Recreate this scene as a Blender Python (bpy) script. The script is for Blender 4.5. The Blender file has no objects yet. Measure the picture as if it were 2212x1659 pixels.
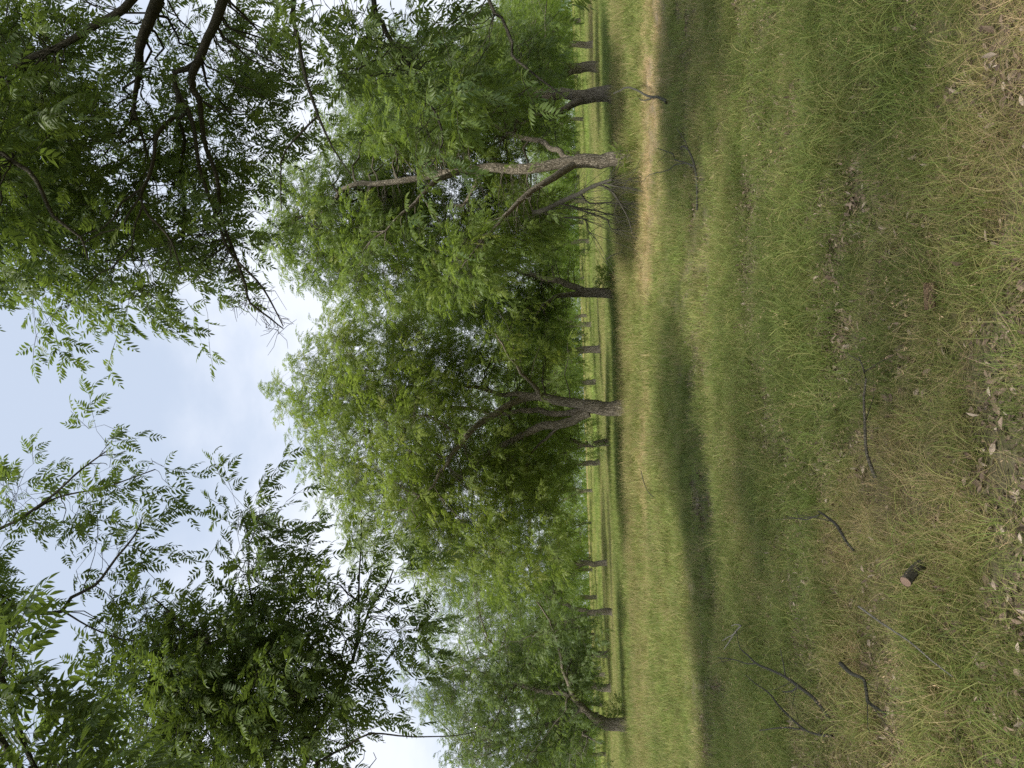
import bpy, math, random
import numpy as np
from mathutils import Vector, Matrix, Euler

# ------------------------------------------------------------------ camera, sky, sun, exposure
SC = bpy.context.scene
FPX = 715.0                       # focal length in pixels of a 1024 px wide picture
PITCH, ROLL, CAMH = math.radians(6.1), math.radians(1.8), 1.6
F = Vector((0, math.cos(PITCH), math.sin(PITCH)))
R = Vector((1, 0, 0)); U = R.cross(F)
CX = -U*math.cos(ROLL) - R*math.sin(ROLL)      # the photograph was taken with the phone turned on its side
CY = R*math.cos(ROLL) - U*math.sin(ROLL)
CAMP = Vector((0, 0, CAMH))
cd = bpy.data.cameras.new("camera"); cam = bpy.data.objects.new("camera", cd)
SC.collection.objects.link(cam)
cd.sensor_width = 36; cd.lens = FPX/1024*36; cd.clip_start = .05; cd.clip_end = 6000
m = Matrix.Identity(4)
for i in range(3):
    m[i][0] = CX[i]; m[i][1] = CY[i]; m[i][2] = -F[i]; m[i][3] = CAMP[i]
cam.matrix_world = m
SC.camera = cam

SUN_EL, SUN_AZ = math.radians(59), math.radians(206)      # azimuth clockwise from +Y: behind the camera and to its left
sd = Vector((math.sin(SUN_AZ)*math.cos(SUN_EL), math.cos(SUN_AZ)*math.cos(SUN_EL), math.sin(SUN_EL)))
sl = bpy.data.lights.new("sun", 'SUN'); sl.energy = 3.4; sl.angle = math.radians(9); sl.color = (1, .955, .88)
so = bpy.data.objects.new("sun", sl); SC.collection.objects.link(so)
so.rotation_euler = sd.to_track_quat('Z', 'Y').to_euler()

W = bpy.data.worlds.new("World"); SC.world = W; W.use_nodes = True
nt = W.node_tree; nt.nodes.clear()
def N(t, kind, **kw):
    n = t.nodes.new(kind)
    for k, v in kw.items():
        setattr(n, k, v)
    return n
sky = N(nt, 'ShaderNodeTexSky', sky_type='NISHITA', sun_disc=False, sun_elevation=SUN_EL, sun_rotation=SUN_AZ,
        altitude=100, air_density=1.0, dust_density=2.5, ozone_density=2.0)
tc = N(nt, 'ShaderNodeTexCoord'); sep = N(nt, 'ShaderNodeSeparateXYZ')
nt.links.new(tc.outputs['Generated'], sep.inputs[0])
zz = N(nt, 'ShaderNodeMath', operation='ADD'); zz.inputs[1].default_value = .35
zm = N(nt, 'ShaderNodeMath', operation='MAXIMUM'); zm.inputs[1].default_value = .2
nt.links.new(sep.outputs[2], zz.inputs[0]); nt.links.new(zz.outputs[0], zm.inputs[0])
dv = N(nt, 'ShaderNodeVectorMath', operation='DIVIDE'); cz = N(nt, 'ShaderNodeCombineXYZ')
for i in range(3): nt.links.new(zm.outputs[0], cz.inputs[i])
nt.links.new(tc.outputs['Generated'], dv.inputs[0]); nt.links.new(cz.outputs[0], dv.inputs[1])
no = N(nt, 'ShaderNodeTexNoise'); no.inputs['Scale'].default_value = 2.6; no.inputs['Detail'].default_value = 7
no.inputs['Roughness'].default_value = .52
mp = N(nt, 'ShaderNodeMapping'); mp.inputs['Location'].default_value = (3.1, 1.7, .4)
nt.links.new(dv.outputs[0], mp.inputs[0]); nt.links.new(mp.outputs[0], no.inputs['Vector'])
# thicker veil low down, thin veil overhead
el = N(nt, 'ShaderNodeMapRange'); el.inputs[1].default_value = .34; el.inputs[2].default_value = .62
el.inputs[3].default_value = .22; el.inputs[4].default_value = -.10
nt.links.new(sep.outputs[2], el.inputs[0])
ad = N(nt, 'ShaderNodeMath', operation='ADD'); nt.links.new(no.outputs[0], ad.inputs[0]); nt.links.new(el.outputs[0], ad.inputs[1])
cr = N(nt, 'ShaderNodeMapRange', interpolation_type='SMOOTHSTEP')
cr.inputs[1].default_value = .40; cr.inputs[2].default_value = .74; cr.inputs[3].default_value = .0; cr.inputs[4].default_value = .95
nt.links.new(ad.outputs[0], cr.inputs[0])
veil = N(nt, 'ShaderNodeMix', data_type='RGBA'); veil.inputs[0].default_value = .80
veil.inputs[7].default_value = (5.2, 5.95, 7.2, 1)
nt.links.new(sky.outputs[0], veil.inputs[6])
mx = N(nt, 'ShaderNodeMix', data_type='RGBA'); mx.inputs[7].default_value = (7.0, 7.35, 8.1, 1)
nt.links.new(cr.outputs[0], mx.inputs[0]); nt.links.new(veil.outputs[2], mx.inputs[6])
bg = N(nt, 'ShaderNodeBackground'); bg.inputs[1].default_value = .068
wo = N(nt, 'ShaderNodeOutputWorld')
nt.links.new(mx.outputs[2], bg.inputs[0]); nt.links.new(bg.outputs[0], wo.inputs[0])

SC.view_settings.view_transform = 'Standard'; SC.view_settings.look = 'None'
SC.view_settings.exposure = 1.05; SC.view_settings.gamma = 1; SC.view_settings.use_curve_mapping = False
SC.render.engine = 'CYCLES'
c = SC.cycles
c.max_bounces = 4; c.diffuse_bounces = 3; c.glossy_bounces = 1; c.transmission_bounces = 3; c.transparent_max_bounces = 4
c.sample_clamp_indirect = 2; c.caustics_reflective = False; c.caustics_refractive = False; c.use_denoising = False; c.denoiser = 'OPENIMAGEDENOISE'; c.denoising_input_passes = 'RGB_ALBEDO_NORMAL'
c.use_adaptive_sampling = False; c.denoising_prefilter = 'ACCURATE'

# ------------------------------------------------------------------ small tools
S = 1024/2212                     # positions below are measured on a 2212 px wide view of the photograph
def pix(px, py, D):
    d = F + CX*((px*S-512)/FPX) + CY*((384-py*S)/FPX)
    return CAMP + d*(D/d.y)
RS = np.random.RandomState(7)
HSH = np.random.RandomState(99).rand(256, 256)
def vnoise(x, y):
    x = np.asarray(x, float); y = np.asarray(y, float)
    xi = np.floor(x).astype(int); yi = np.floor(y).astype(int)
    fx = x-xi; fy = y-yi; fx = fx*fx*(3-2*fx); fy = fy*fy*(3-2*fy)
    a = HSH[xi & 255, yi & 255]; b = HSH[(xi+1) & 255, yi & 255]
    c_ = HSH[xi & 255, (yi+1) & 255]; d = HSH[(xi+1) & 255, (yi+1) & 255]
    return (a*(1-fx)+b*fx)*(1-fy)+(c_*(1-fx)+d*fx)*fy
def fbm(x, y, s, o=4, seed=0):
    v = 0; a = .5; t = 0
    for k in range(o):
        v = v+a*vnoise(np.asarray(x)/s+17.3*k+seed*31.7, np.asarray(y)/s-9.1*k+seed*12.9); t += a; a *= .5; s = s/2.03
    return v/t
def sstep(a, b, x):
    t = np.clip((np.asarray(x, float)-a)/(b-a), 0, 1); return t*t*(3-2*t)
def ground_z(x, y):
    x = np.asarray(x, float); y = np.asarray(y, float)
    near = 1-sstep(60, 140, np.hypot(x, y))
    return .28*sstep(13, 34, y) + 2.3*sstep(45, 210, y) + (fbm(x, y, 13, 2, 12)-.5)*.42*sstep(24, 42, y) + near*((fbm(x, y, 7, 2, 3)-.5)*.18 + (fbm(x, y, 1.1, 2, 4)-.5)*.05) - near*.02
def ghit(px, py, lift=0):
    d = F + CX*((px*S-512)/FPX) + CY*((384-py*S)/FPX)
    t = 5.
    for _ in range(40):
        p = CAMP+d*t; g = float(ground_z(p.x, p.y))+lift
        t = (CAMH-g)/max(-d.z, 1e-3)
    return CAMP+d*t
def path_line(x):
    return 18.6-.45*np.clip(x, -12, 12)+3.2*(fbm(x, x*0, 5, 3, 8)-.5)
def straw_map(x, y):               # 1 on the mown tan strip
    e = (y-path_line(x)+3.4*(fbm(x, y, 1.6, 3, 55)-.5))/(2.3+1.6*(fbm(x, y, 2.2, 3, 5)-.5)+1.7*sstep(-3, 3, x))
    g = (.25+.75*sstep(.36, .52, fbm(x, y, 2.2, 3, 21)))*(.40+.55*sstep(-9, -1, x))
    return np.exp(-e*e*1.3)*g
def dry_map(x, y):                 # how dry the grass is
    n = fbm(x, y, 1.15, 4, 1); n2 = fbm(x*.55, y, 4.5, 3, 2)
    k = sstep(.42, .76, .6*n+.4*n2)*(.8+.2*sstep(3, 5, y))
    k = k*(1-.62*sstep(4.2, 8, y))*(1-.5*sstep(18, 30, y)) 
    far = .34*sstep(26, 60, y)*sstep(.42, .6, fbm(x*.2, y, 6, 3, 9))
    strip = .75*sstep(.42, .62, fbm(x*.12, y, 3.1, 3, 17))*sstep(140, 180, y)
    return np.clip(np.maximum(np.maximum(k*.95, straw_map(x, y)*1.05), far)+strip, 0, 1)
def bare_map(x, y):                # litter showing through near the camera
    n = fbm(x, y*.9, .95, 3, 6)
    return sstep(.52, .62, n)*(1-sstep(8, 15, y))

LINK = SC.collection.objects.link
def tag(o, label=None, cat=None, group=None, kind=None):
    if label: o['label'] = label
    if cat: o['category'] = cat
    if group: o['group'] = group
    if kind: o['kind'] = kind
    return o
def empty(name, loc, **kw):
    o = bpy.data.objects.new(name, None); LINK(o); o.location = loc; o.empty_display_size = .2
    return tag(o, **kw)
def mesh_np(name, V, Fs, mat, parent=None, smooth=True, link=True, attrs=None, sharp=False):
    """V (n,3); Fs: array (m,3 or 4)"""
    me = bpy.data.meshes.new(name)
    V = np.asarray(V, np.float32); Fs = np.asarray(Fs, np.int32)
    if parent is not None: V = V-np.array(parent.location, np.float32)
    k = Fs.shape[1]
    me.vertices.add(len(V)); me.vertices.foreach_set('co', V.ravel())
    me.loops.add(Fs.size); me.loops.foreach_set('vertex_index', Fs.ravel())
    me.polygons.add(len(Fs)); me.polygons.foreach_set('loop_start', np.arange(0, Fs.size, k, dtype=np.int32))
    me.polygons.foreach_set('use_smooth', np.full(len(Fs), smooth))
    if attrs:
        for an, av in attrs.items():
            a = me.attributes.new(an, 'FLOAT', 'POINT'); a.data.foreach_set('value', np.asarray(av, np.float32))
    me.update(calc_edges=True); me.materials.append(mat)
    o = bpy.data.objects.new(name, me)
    if link: LINK(o)
    if parent is not None: o.parent = parent
    return o
def tubes(P, Rd, sides, rough=0, seed=0):
    """P (n,m,3), Rd (n,m) -> verts, quads"""
    P = np.asarray(P, float); Rd = np.asarray(Rd, float); n, mm, _ = P.shape
    T = np.gradient(P, axis=1); T /= np.linalg.norm(T, axis=2, keepdims=True)+1e-9
    ref = np.zeros_like(T); ref[..., 0] = 1.0
    ov = np.abs(T[:, :1, 0]).repeat(mm, 1) > .9
    ref[ov] = (0, 0, 1)
    # one reference per tube keeps the rings from twisting
    A = np.cross(T, ref); A /= np.linalg.norm(A, axis=2, keepdims=True)+1e-9
    B = np.cross(T, A)
    th = np.arange(sides)/sides*2*np.pi
    rr = Rd[:, :, None]
    if rough:
        L = np.cumsum(np.r_[0, np.linalg.norm(np.diff(P[0], axis=0), axis=1)])
        sx, sy = np.meshgrid(th, L)
        ridg = (vnoise(np.cos(sx)*4.5+40+seed*3+sy*.8, np.sin(sx)*4.5+40+sy*1.3)-.5)*.9
        lump = (vnoise(np.cos(sx)*1.1+9+seed*7, np.sin(sx)*1.1+sy*.8+seed)-.5)*1.6
        rr = rr*(1+rough*(ridg+lump)[None])
    V = P[:, :, None]+A[:, :, None]*(np.cos(th)[None, None, :, None]*rr[..., None])+B[:, :, None]*(np.sin(th)[None, None, :, None]*rr[..., None])
    idx = np.arange(n*mm*sides).reshape(n, mm, sides)
    a = idx[:, :-1]; b = idx[:, 1:]
    Q = np.stack([a, np.roll(a, -1, 2), np.roll(b, -1, 2), b], -1).reshape(-1, 4)
    return V.reshape(-1, 3), Q
def join(parts):
    Vs = []; Qs = []; o = 0
    for V, Q in parts:
        Vs.append(V); Qs.append(Q+o); o += len(V)
    return np.concatenate(Vs), np.concatenate(Qs)
def resample(P, R_, step, wob=0, rs=RS):
    P = np.asarray(P, float); R_ = np.asarray(R_, float)
    # Catmull-Rom through the points
    if len(P) > 2:
        E = np.vstack([2*P[0]-P[1], P, 2*P[-1]-P[-2]]); out = []; ro = []
        for i in range(len(P)-1):
            p0, p1, p2, p3 = E[i:i+4]; n = max(2, int(np.linalg.norm(p2-p1)/step))
            t = np.linspace(0, 1, n, endpoint=False)[:, None]
            out.append(.5*((2*p1)+(-p0+p2)*t+(2*p0-5*p1+4*p2-p3)*t**2+(-p0+3*p1-3*p2+p3)*t**3)); ro.append(R_[i]+(R_[i+1]-R_[i])*t[:, 0])
        out.append(P[-1:]); ro.append(R_[-1:]); Q = np.concatenate(out); rr = np.concatenate(ro)
    else:
        n = max(3, int(np.linalg.norm(P[1]-P[0])/step)); t = np.linspace(0, 1, n)[:, None]
        Q = P[0]+(P[1]-P[0])*t; rr = R_[0]+(R_[1]-R_[0])*t[:, 0]
    if wob:
        ph = rs.rand(3)*50; L = np.linspace(0, len(Q)*step, len(Q))
        w = np.stack([vnoise(L/.45+p, L*0+p) for p in ph], 1)-.5
        fade = np.minimum(1, np.minimum(L, L[::-1])/.5)[:, None]
        Q = Q+w*wob*fade
    return Q, rr

# ------------------------------------------------------------------ materials
def mat(name):
    m_ = bpy.data.materials.new(name); m_.use_nodes = True
    t = m_.node_tree; t.nodes.clear(); o = N(t, 'ShaderNodeOutputMaterial')
    return m_, t, o
def mixc(t, fac, a, b, mode='MIX'):
    n = N(t, 'ShaderNodeMix', data_type='RGBA', blend_type=mode)
    for s_, v in ((0, fac), (6, a), (7, b)):
        if isinstance(v, bpy.types.NodeSocket): t.links.new(v, n.inputs[s_])
        elif isinstance(v, tuple): n.inputs[s_].default_value = v+(1,)
        else: n.inputs[s_].default_value = v
    return n.outputs[2]
def ramp(t, fac, stops):
    n = N(t, 'ShaderNodeValToRGB'); e = n.color_ramp.elements
    while len(e) < len(stops): e.new(.5)
    for q, (p, c_) in zip(e, stops): q.position = p; q.color = c_+(1,)
    t.links.new(fac, n.inputs[0]); return n.outputs[0]
def leaf_mat(name, cols, trans=.45, tcol=(.30, .42, .05), rough=.5):
    m_, t, o = mat(name)
    oi = N(t, 'ShaderNodeObjectInfo')
    col = ramp(t, oi.outputs['Random'], cols)
    at = N(t, 'ShaderNodeAttribute'); at.attribute_name = 'b'
    col = mixc(t, at.outputs['Fac'], col, mixc(t, .5, col, (.16, .20, .03)))
    p = N(t, 'ShaderNodeBsdfPrincipled'); p.inputs['Roughness'].default_value = rough
    p.inputs['Specular IOR Level'].default_value = .35
    t.links.new(col, p.inputs['Base Color'])
    tr = N(t, 'ShaderNodeBsdfTranslucent'); t.links.new(mixc(t, .55, col, tcol), tr.inputs[0])
    mx_ = N(t, 'ShaderNodeMixShader'); mx_.inputs[0].default_value = trans
    t.links.new(p.outputs[0], mx_.inputs[1]); t.links.new(tr.outputs[0], mx_.inputs[2]); t.links.new(mx_.outputs[0], o.inputs[0])
    return m_
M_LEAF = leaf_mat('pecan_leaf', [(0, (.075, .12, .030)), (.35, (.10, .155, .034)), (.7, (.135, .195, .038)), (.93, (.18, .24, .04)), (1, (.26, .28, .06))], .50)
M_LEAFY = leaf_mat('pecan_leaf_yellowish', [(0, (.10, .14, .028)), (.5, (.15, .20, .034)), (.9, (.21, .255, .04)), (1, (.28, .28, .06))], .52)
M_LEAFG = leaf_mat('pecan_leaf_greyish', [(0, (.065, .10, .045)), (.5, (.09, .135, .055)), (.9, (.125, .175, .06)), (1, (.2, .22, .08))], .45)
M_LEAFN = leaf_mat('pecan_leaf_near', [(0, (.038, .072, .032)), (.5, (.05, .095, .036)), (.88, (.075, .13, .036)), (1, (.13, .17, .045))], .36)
M_LEAFF = leaf_mat('pecan_leaf_far', [(0, (.085, .14, .032)), (.5, (.125, .185, .038)), (1, (.18, .24, .045))], .5)

def bark_mat(name, a, b, scale=1.):
    m_, t, o = mat(name)
    tc_ = N(t, 'ShaderNodeTexCoord'); mp_ = N(t, 'ShaderNodeMapping'); mp_.inputs['Scale'].default_value = (16*scale, 16*scale, 3.2*scale)
    t.links.new(tc_.outputs['Object'], mp_.inputs[0])
    n1 = N(t, 'ShaderNodeTexNoise'); n1.inputs['Scale'].default_value = 1.3; n1.inputs['Detail'].default_value = 6; n1.inputs['Distortion'].default_value = 1.2
    vo = N(t, 'ShaderNodeTexVoronoi', feature='DISTANCE_TO_EDGE'); vo.inputs['Scale'].default_value = 1.6
    t.links.new(mp_.outputs[0], n1.inputs['Vector'])
    wv = N(t, 'ShaderNodeVectorMath', operation='ADD'); t.links.new(mp_.outputs[0], wv.inputs[0]); t.links.new(n1.outputs[1], wv.inputs[1])
    t.links.new(wv.outputs[0], vo.inputs['Vector'])
    n2 = N(t, 'ShaderNodeTexNoise'); n2.inputs['Scale'].default_value = .9; n2.inputs['Detail'].default_value = 3
    t.links.new(tc_.outputs['Object'], n2.inputs['Vector'])
    h = N(t, 'ShaderNodeMath', operation='MULTIPLY_ADD'); h.inputs[1].default_value = 1.2
    t.links.new(vo.outputs[0], h.inputs[0]); t.links.new(n1.outputs[0], h.inputs[2])
    col = ramp(t, h.outputs[0], [(.32, tuple(v*.25 for v in a)), (.55, a), (.95, b)])
    col = mixc(t, n2.outputs[0], col, mixc(t, .35, col, (.13, .15, .09)))
    bp = N(t, 'ShaderNodeBump'); bp.inputs['Strength'].default_value = 1; bp.inputs['Distance'].default_value = .08/scale
    t.links.new(h.outputs[0], bp.inputs['Height'])
    p = N(t, 'ShaderNodeBsdfPrincipled'); p.inputs['Roughness'].default_value = .9; p.inputs['Specular IOR Level'].default_value = .15
    t.links.new(col, p.inputs['Base Color']); t.links.new(bp.outputs[0], p.inputs['Normal']); t.links.new(p.outputs[0], o.inputs[0])
    return m_
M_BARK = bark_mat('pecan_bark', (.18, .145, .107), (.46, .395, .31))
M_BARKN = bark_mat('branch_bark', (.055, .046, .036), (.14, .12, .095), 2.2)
M_TWIG = bark_mat('twig_bark', (.12, .10, .075), (.27, .235, .18), 3)
M_DEAD = bark_mat('dead_wood', (.06, .052, .043), (.15, .135, .115), 4)
M_PALE = bark_mat('pale_dead_wood', (.30, .27, .22), (.50, .46, .40), 4)
m_, t, o = mat('cut_wood'); p = N(t, 'ShaderNodeBsdfPrincipled'); n = N(t, 'ShaderNodeTexNoise'); n.inputs['Scale'].default_value = 60
t.links.new(ramp(t, n.outputs[0], [(.35, (.10, .06, .04)), (.7, (.34, .23, .16))]), p.inputs[0]); p.inputs['Roughness'].default_value = .85; t.links.new(p.outputs[0], o.inputs[0]); M_CUT = m_

def grass_mat(name):
    m_, t, o = mat(name)
    a = N(t, 'ShaderNodeAttribute', attribute_type='INSTANCER'); a.attribute_name = 'dry'
    b = N(t, 'ShaderNodeAttribute'); b.attribute_name = 'b'
    oi = N(t, 'ShaderNodeObjectInfo')
    s1 = N(t, 'ShaderNodeMath', operation='MULTIPLY_ADD'); s1.inputs[1].default_value = .75; s1.inputs[2].default_value = -.36
    t.links.new(b.outputs['Fac'], s1.inputs[0])
    s2 = N(t, 'ShaderNodeMath', operation='ADD', use_clamp=True); t.links.new(s1.outputs[0], s2.inputs[0]); t.links.new(a.outputs['Fac'], s2.inputs[1])
    col = ramp(t, s2.outputs[0], [(0, (.165, .225, .050)), (.25, (.235, .275, .070)), (.5, (.33, .315, .11)), (.75, (.44, .35, .175)), (1, (.58, .42, .245))])
    vr = N(t, 'ShaderNodeMapRange'); vr.inputs[3].default_value = .62; vr.inputs[4].default_value = 1.32
    t.links.new(oi.outputs['Random'], vr.inputs[0]); cv = N(t, 'ShaderNodeCombineColor')
    for q in range(3): t.links.new(vr.outputs[0], cv.inputs[q])
    col = mixc(t, 1., col, cv.outputs[0], 'MULTIPLY')
    p = N(t, 'ShaderNodeBsdfPrincipled'); p.inputs['Roughness'].default_value = .55; p.inputs['Specular IOR Level'].default_value = .3
    t.links.new(col, p.inputs['Base Color'])
    tr = N(t, 'ShaderNodeBsdfTranslucent'); t.links.new(col, tr.inputs[0])
    x = N(t, 'ShaderNodeMixShader'); x.inputs[0].default_value = .45
    t.links.new(p.outputs[0], x.inputs[1]); t.links.new(tr.outputs[0], x.inputs[2]); t.links.new(x.outputs[0], o.inputs[0])
    return m_
M_GRASS = grass_mat('grass_blades')
m_, t, o = mat('leaf_litter'); oi = N(t, 'ShaderNodeObjectInfo'); b = N(t, 'ShaderNodeAttribute'); b.attribute_name = 'b'
p = N(t, 'ShaderNodeBsdfPrincipled'); p.inputs['Roughness'].default_value = .8
t.links.new(ramp(t, b.outputs['Fac'], [(0, (.075, .05, .032)), (.5, (.16, .112, .074)), (.88, (.27, .20, .14)), (1, (.42, .35, .27))]), p.inputs[0]); t.links.new(p.outputs[0], o.inputs[0]); M_LITTER = m_

# ------------------------------------------------------------------ ground
def make_ground():
    xs = np.unique(np.r_[np.linspace(-14, 14, 141), np.linspace(-60, 60, 81), np.linspace(-300, 300, 61), np.linspace(-2500, 2500, 21)])
    ys = np.unique(np.r_[np.linspace(-2, 26, 171), np.linspace(-30, 90, 100), np.linspace(-300, 400, 71), np.linspace(-2500, 2500, 21)])
    X, Y = np.meshgrid(xs, ys); Z = ground_z(X, Y)
    V = np.stack([X, Y, Z], -1).reshape(-1, 3); nx = len(xs)
    i = np.arange(len(V)).reshape(len(ys), nx)
    Q = np.stack([i[:-1, :-1], i[:-1, 1:], i[1:, 1:], i[1:, :-1]], -1).reshape(-1, 4)
    m_, t, o = mat('meadow_soil_and_thatch')
    a = N(t, 'ShaderNodeAttribute'); a.attribute_name = 'dry'
    fa = N(t, 'ShaderNodeAttribute'); fa.attribute_name = 'far'
    tc_ = N(t, 'ShaderNodeTexCoord')
    n1 = N(t, 'ShaderNodeTexNoise'); n1.inputs['Scale'].default_value = 9; n1.inputs['Detail'].default_value = 8; n1.inputs['Roughness'].default_value = .7
    t.links.new(tc_.outputs['Object'], n1.inputs['Vector'])
    soil = ramp(t, n1.outputs[0], [(.3, (.055, .042, .03)), (.55, (.15, .115, .08)), (.75, (.27, .22, .17))])
    near = mixc(t, a.outputs['Fac'], mixc(t, .5, soil, (.07, .09, .03)), soil)
    far = ramp(t, a.outputs['Fac'], [(0, (.18, .285, .045)), (.5, (.28, .34, .075)), (1, (.48, .42, .25))])
    col = mixc(t, fa.outputs['Fac'], near, far)
    bp = N(t, 'ShaderNodeBump'); bp.inputs['Strength'].default_value = .8; bp.inputs['Distance'].default_value = .03; t.links.new(n1.outputs[0], bp.inputs['Height'])
    p = N(t, 'ShaderNodeBsdfPrincipled'); p.inputs['Roughness'].default_value = 1; p.inputs['Specular IOR Level'].default_value = .1
    t.links.new(col, p.inputs[0]); t.links.new(bp.outputs[0], p.inputs['Normal']); t.links.new(p.outputs[0], o.inputs[0])
    g = mesh_np('ground', V, Q, m_, attrs={'dry': dry_map(V[:, 0], V[:, 1]), 'far': sstep(10, 45, V[:, 1])})
    tag(g, kind='structure')
make_ground()

# ------------------------------------------------------------------ instancing for what nobody could count
LIB = {}
def library(key, objs):
    col = bpy.data.collections.new('lib_'+key)
    for i, ob in enumerate(objs):
        ob.name = 'a%02d_%s' % (i, key); col.objects.link(ob)
    ng = bpy.data.node_groups.new('scatter_'+key, 'GeometryNodeTree')
    ng.interface.new_socket('Geometry', in_out='INPUT', socket_type='NodeSocketGeometry')
    ng.interface.new_socket('Geometry', in_out='OUTPUT', socket_type='NodeSocketGeometry')
    gi = N(ng, 'NodeGroupInput'); go = N(ng, 'NodeGroupOutput')
    ci = N(ng, 'GeometryNodeCollectionInfo'); ci.inputs[0].default_value = col; ci.inputs['Separate Children'].default_value = True
    ci.inputs['Reset Children'].default_value = True
    mp_ = N(ng, 'GeometryNodeMeshToPoints')
    ip = N(ng, 'GeometryNodeInstanceOnPoints'); ip.inputs['Pick Instance'].default_value = True
    def attr(nm, ty):
        a = N(ng, 'GeometryNodeInputNamedAttribute', data_type=ty); a.inputs[0].default_value = nm; return a.outputs[0]
    er = N(ng, 'FunctionNodeEulerToRotation'); ng.links.new(attr('rot', 'FLOAT_VECTOR'), er.inputs[0])
    ng.links.new(gi.outputs[0], mp_.inputs['Mesh']); ng.links.new(mp_.outputs[0], ip.inputs['Points'])
    ng.links.new(ci.outputs[0], ip.inputs['Instance']); ng.links.new(attr('idx', 'INT'), ip.inputs['Instance Index'])
    ng.links.new(er.outputs[0], ip.inputs['Rotation']); ng.links.new(attr('scl', 'FLOAT'), ip.inputs['Scale'])
    ng.links.new(ip.outputs[0], go.inputs[0])
    LIB[key] = (ng, len(objs))
def scatter(name, key, P, rot, scl, idx=None, dry=None, parent=None):
    ng, n = LIB[key]; P = np.asarray(P, np.float32)
    if parent is not None: P = P-np.array(parent.location, np.float32)
    me = bpy.data.meshes.new(name); me.vertices.add(len(P)); me.vertices.foreach_set('co', P.ravel())
    if idx is None: idx = RS.randint(0, n, len(P))
    a = me.attributes.new('idx', 'INT', 'POINT'); a.data.foreach_set('value', np.asarray(idx, np.int32))
    a = me.attributes.new('scl', 'FLOAT', 'POINT'); a.data.foreach_set('value', np.asarray(scl, np.float32)*np.ones(len(P), np.float32))
    a = me.attributes.new('rot', 'FLOAT_VECTOR', 'POINT'); a.data.foreach_set('vector', np.asarray(rot, np.float32).ravel())
    if dry is not None:
        a = me.attributes.new('dry', 'FLOAT', 'POINT'); a.data.foreach_set('value', np.asarray(dry, np.float32))
    ob = bpy.data.objects.new(name, me); LINK(ob)
    if parent is not None: ob.parent = parent
    md = ob.modifiers.new('scatter', 'NODES'); md.node_group = ng
    ob['kind'] = 'stuff'
    return ob

# leaf geometry: a pinnate leaf lies along +X, upper side +Z
def leaflet(base, d, nrm, L, w, detailed):
    d = d/np.linalg.norm(d); s = np.cross(nrm, d); s /= np.linalg.norm(s); up = np.cross(d, s)
    if detailed:
        st = [(0, 0), (.18, .55), (.42, 1), (.7, .72), (1, 0)]
        V = []; 
        for t_, k in st:
            c_ = base+d*L*t_-up*L*(.22*t_*t_)+s*L*.10*t_*t_
            if k == 0: V.append(c_)
            else: V += [c_-s*w*k+up*w*.35*k, c_, c_+s*w*k+up*w*.35*k]
        T = [(0, 2, 1), (0, 3, 2)]
        for q in (1, 4):
            T += [(q, q+1, q+4), (q, q+4, q+3), (q+1, q+2, q+5), (q+1, q+5, q+4)]
        T += [(7, 8, 10), (8, 9, 10)]
        return np.array(V), np.array(T)
    V = np.array([base, base+d*L*.42-s*w-up*L*.05, base+d*L*.42+s*w-up*L*.05, base+d*L-up*L*.2])
    return V, np.array([(0, 2, 1), (1, 2, 3)])
def comp_leaf(rs, origin, d, up, L, detailed, pairs=5):
    """list of (V,T,b)"""
    d = d/np.linalg.norm(d); s = np.cross(up, d); s /= np.linalg.norm(s)+1e-9; up = np.cross(d, s)
    out = []; bb = rs.rand()
    droop = rs.uniform(.15, .45)
    cen = lambda t_: origin+d*L*t_*(1-.08*t_)-np.array([0, 0, 1.])*L*droop*t_*t_
    ts = np.linspace(.22, .9, pairs)
    for t_ in ts:
        c_ = cen(t_); tan = cen(t_+.03)-cen(t_-.03); tan /= np.linalg.norm(tan)
        ll = L*(.24+.16*math.sin(math.pi*min(1, t_+.08)))*rs.uniform(.85, 1.12)
        for sg in (-1, 1):
            dd = tan*rs.uniform(.55, .8)+s*sg*rs.uniform(.85, 1.05)+up*rs.uniform(-.35, .15)
            V, T = leaflet(c_+tan*rs.uniform(-.01, .01), dd, up+s*rs.uniform(-.3, .3)+tan*rs.uniform(-.2, .2), ll, ll*rs.uniform(.145, .18), detailed)
            out.append((V, T, bb*.7+.3*rs.rand()))
    tan = cen(1)-cen(.9)
    V, T = leaflet(cen(.98), tan, up, L*.34, L*.05, detailed); out.append((V, T, bb))
    # rachis: thin three-cornered strip
    n_ = 5 if detailed else 3
    tt = np.linspace(0, 1, n_); c3 = np.array([cen(q) for q in tt]); w = .0022 if detailed else .003
    V = np.concatenate([c3-s*w, c3+s*w]); T = []
    for i in range(n_-1): T += [(i, i+n_, i+1), (i+1, i+n_, i+n_+1)]
    out.append((V, np.array(T), .9))
    return out
def bake(name, parts, material, link=False):
    Vs = []; Ts = []; B = []; o_ = 0
    for V, T, b_ in parts:
        Vs.append(V); Ts.append(T+o_); B.append(np.full(len(V), b_)); o_ += len(V)
    return mesh_np(name, np.concatenate(Vs), np.concatenate(Ts), material, smooth=False, link=link, attrs={'b': np.concatenate(B)})
def unit(v): return v/(np.linalg.norm(v)+1e-9)
rs = np.random.RandomState(3)
near_leaves = []
for k in range(7):
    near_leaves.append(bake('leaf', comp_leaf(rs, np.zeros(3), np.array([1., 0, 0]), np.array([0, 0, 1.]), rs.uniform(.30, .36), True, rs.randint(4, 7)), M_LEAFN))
library('near_leaf', near_leaves)
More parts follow.
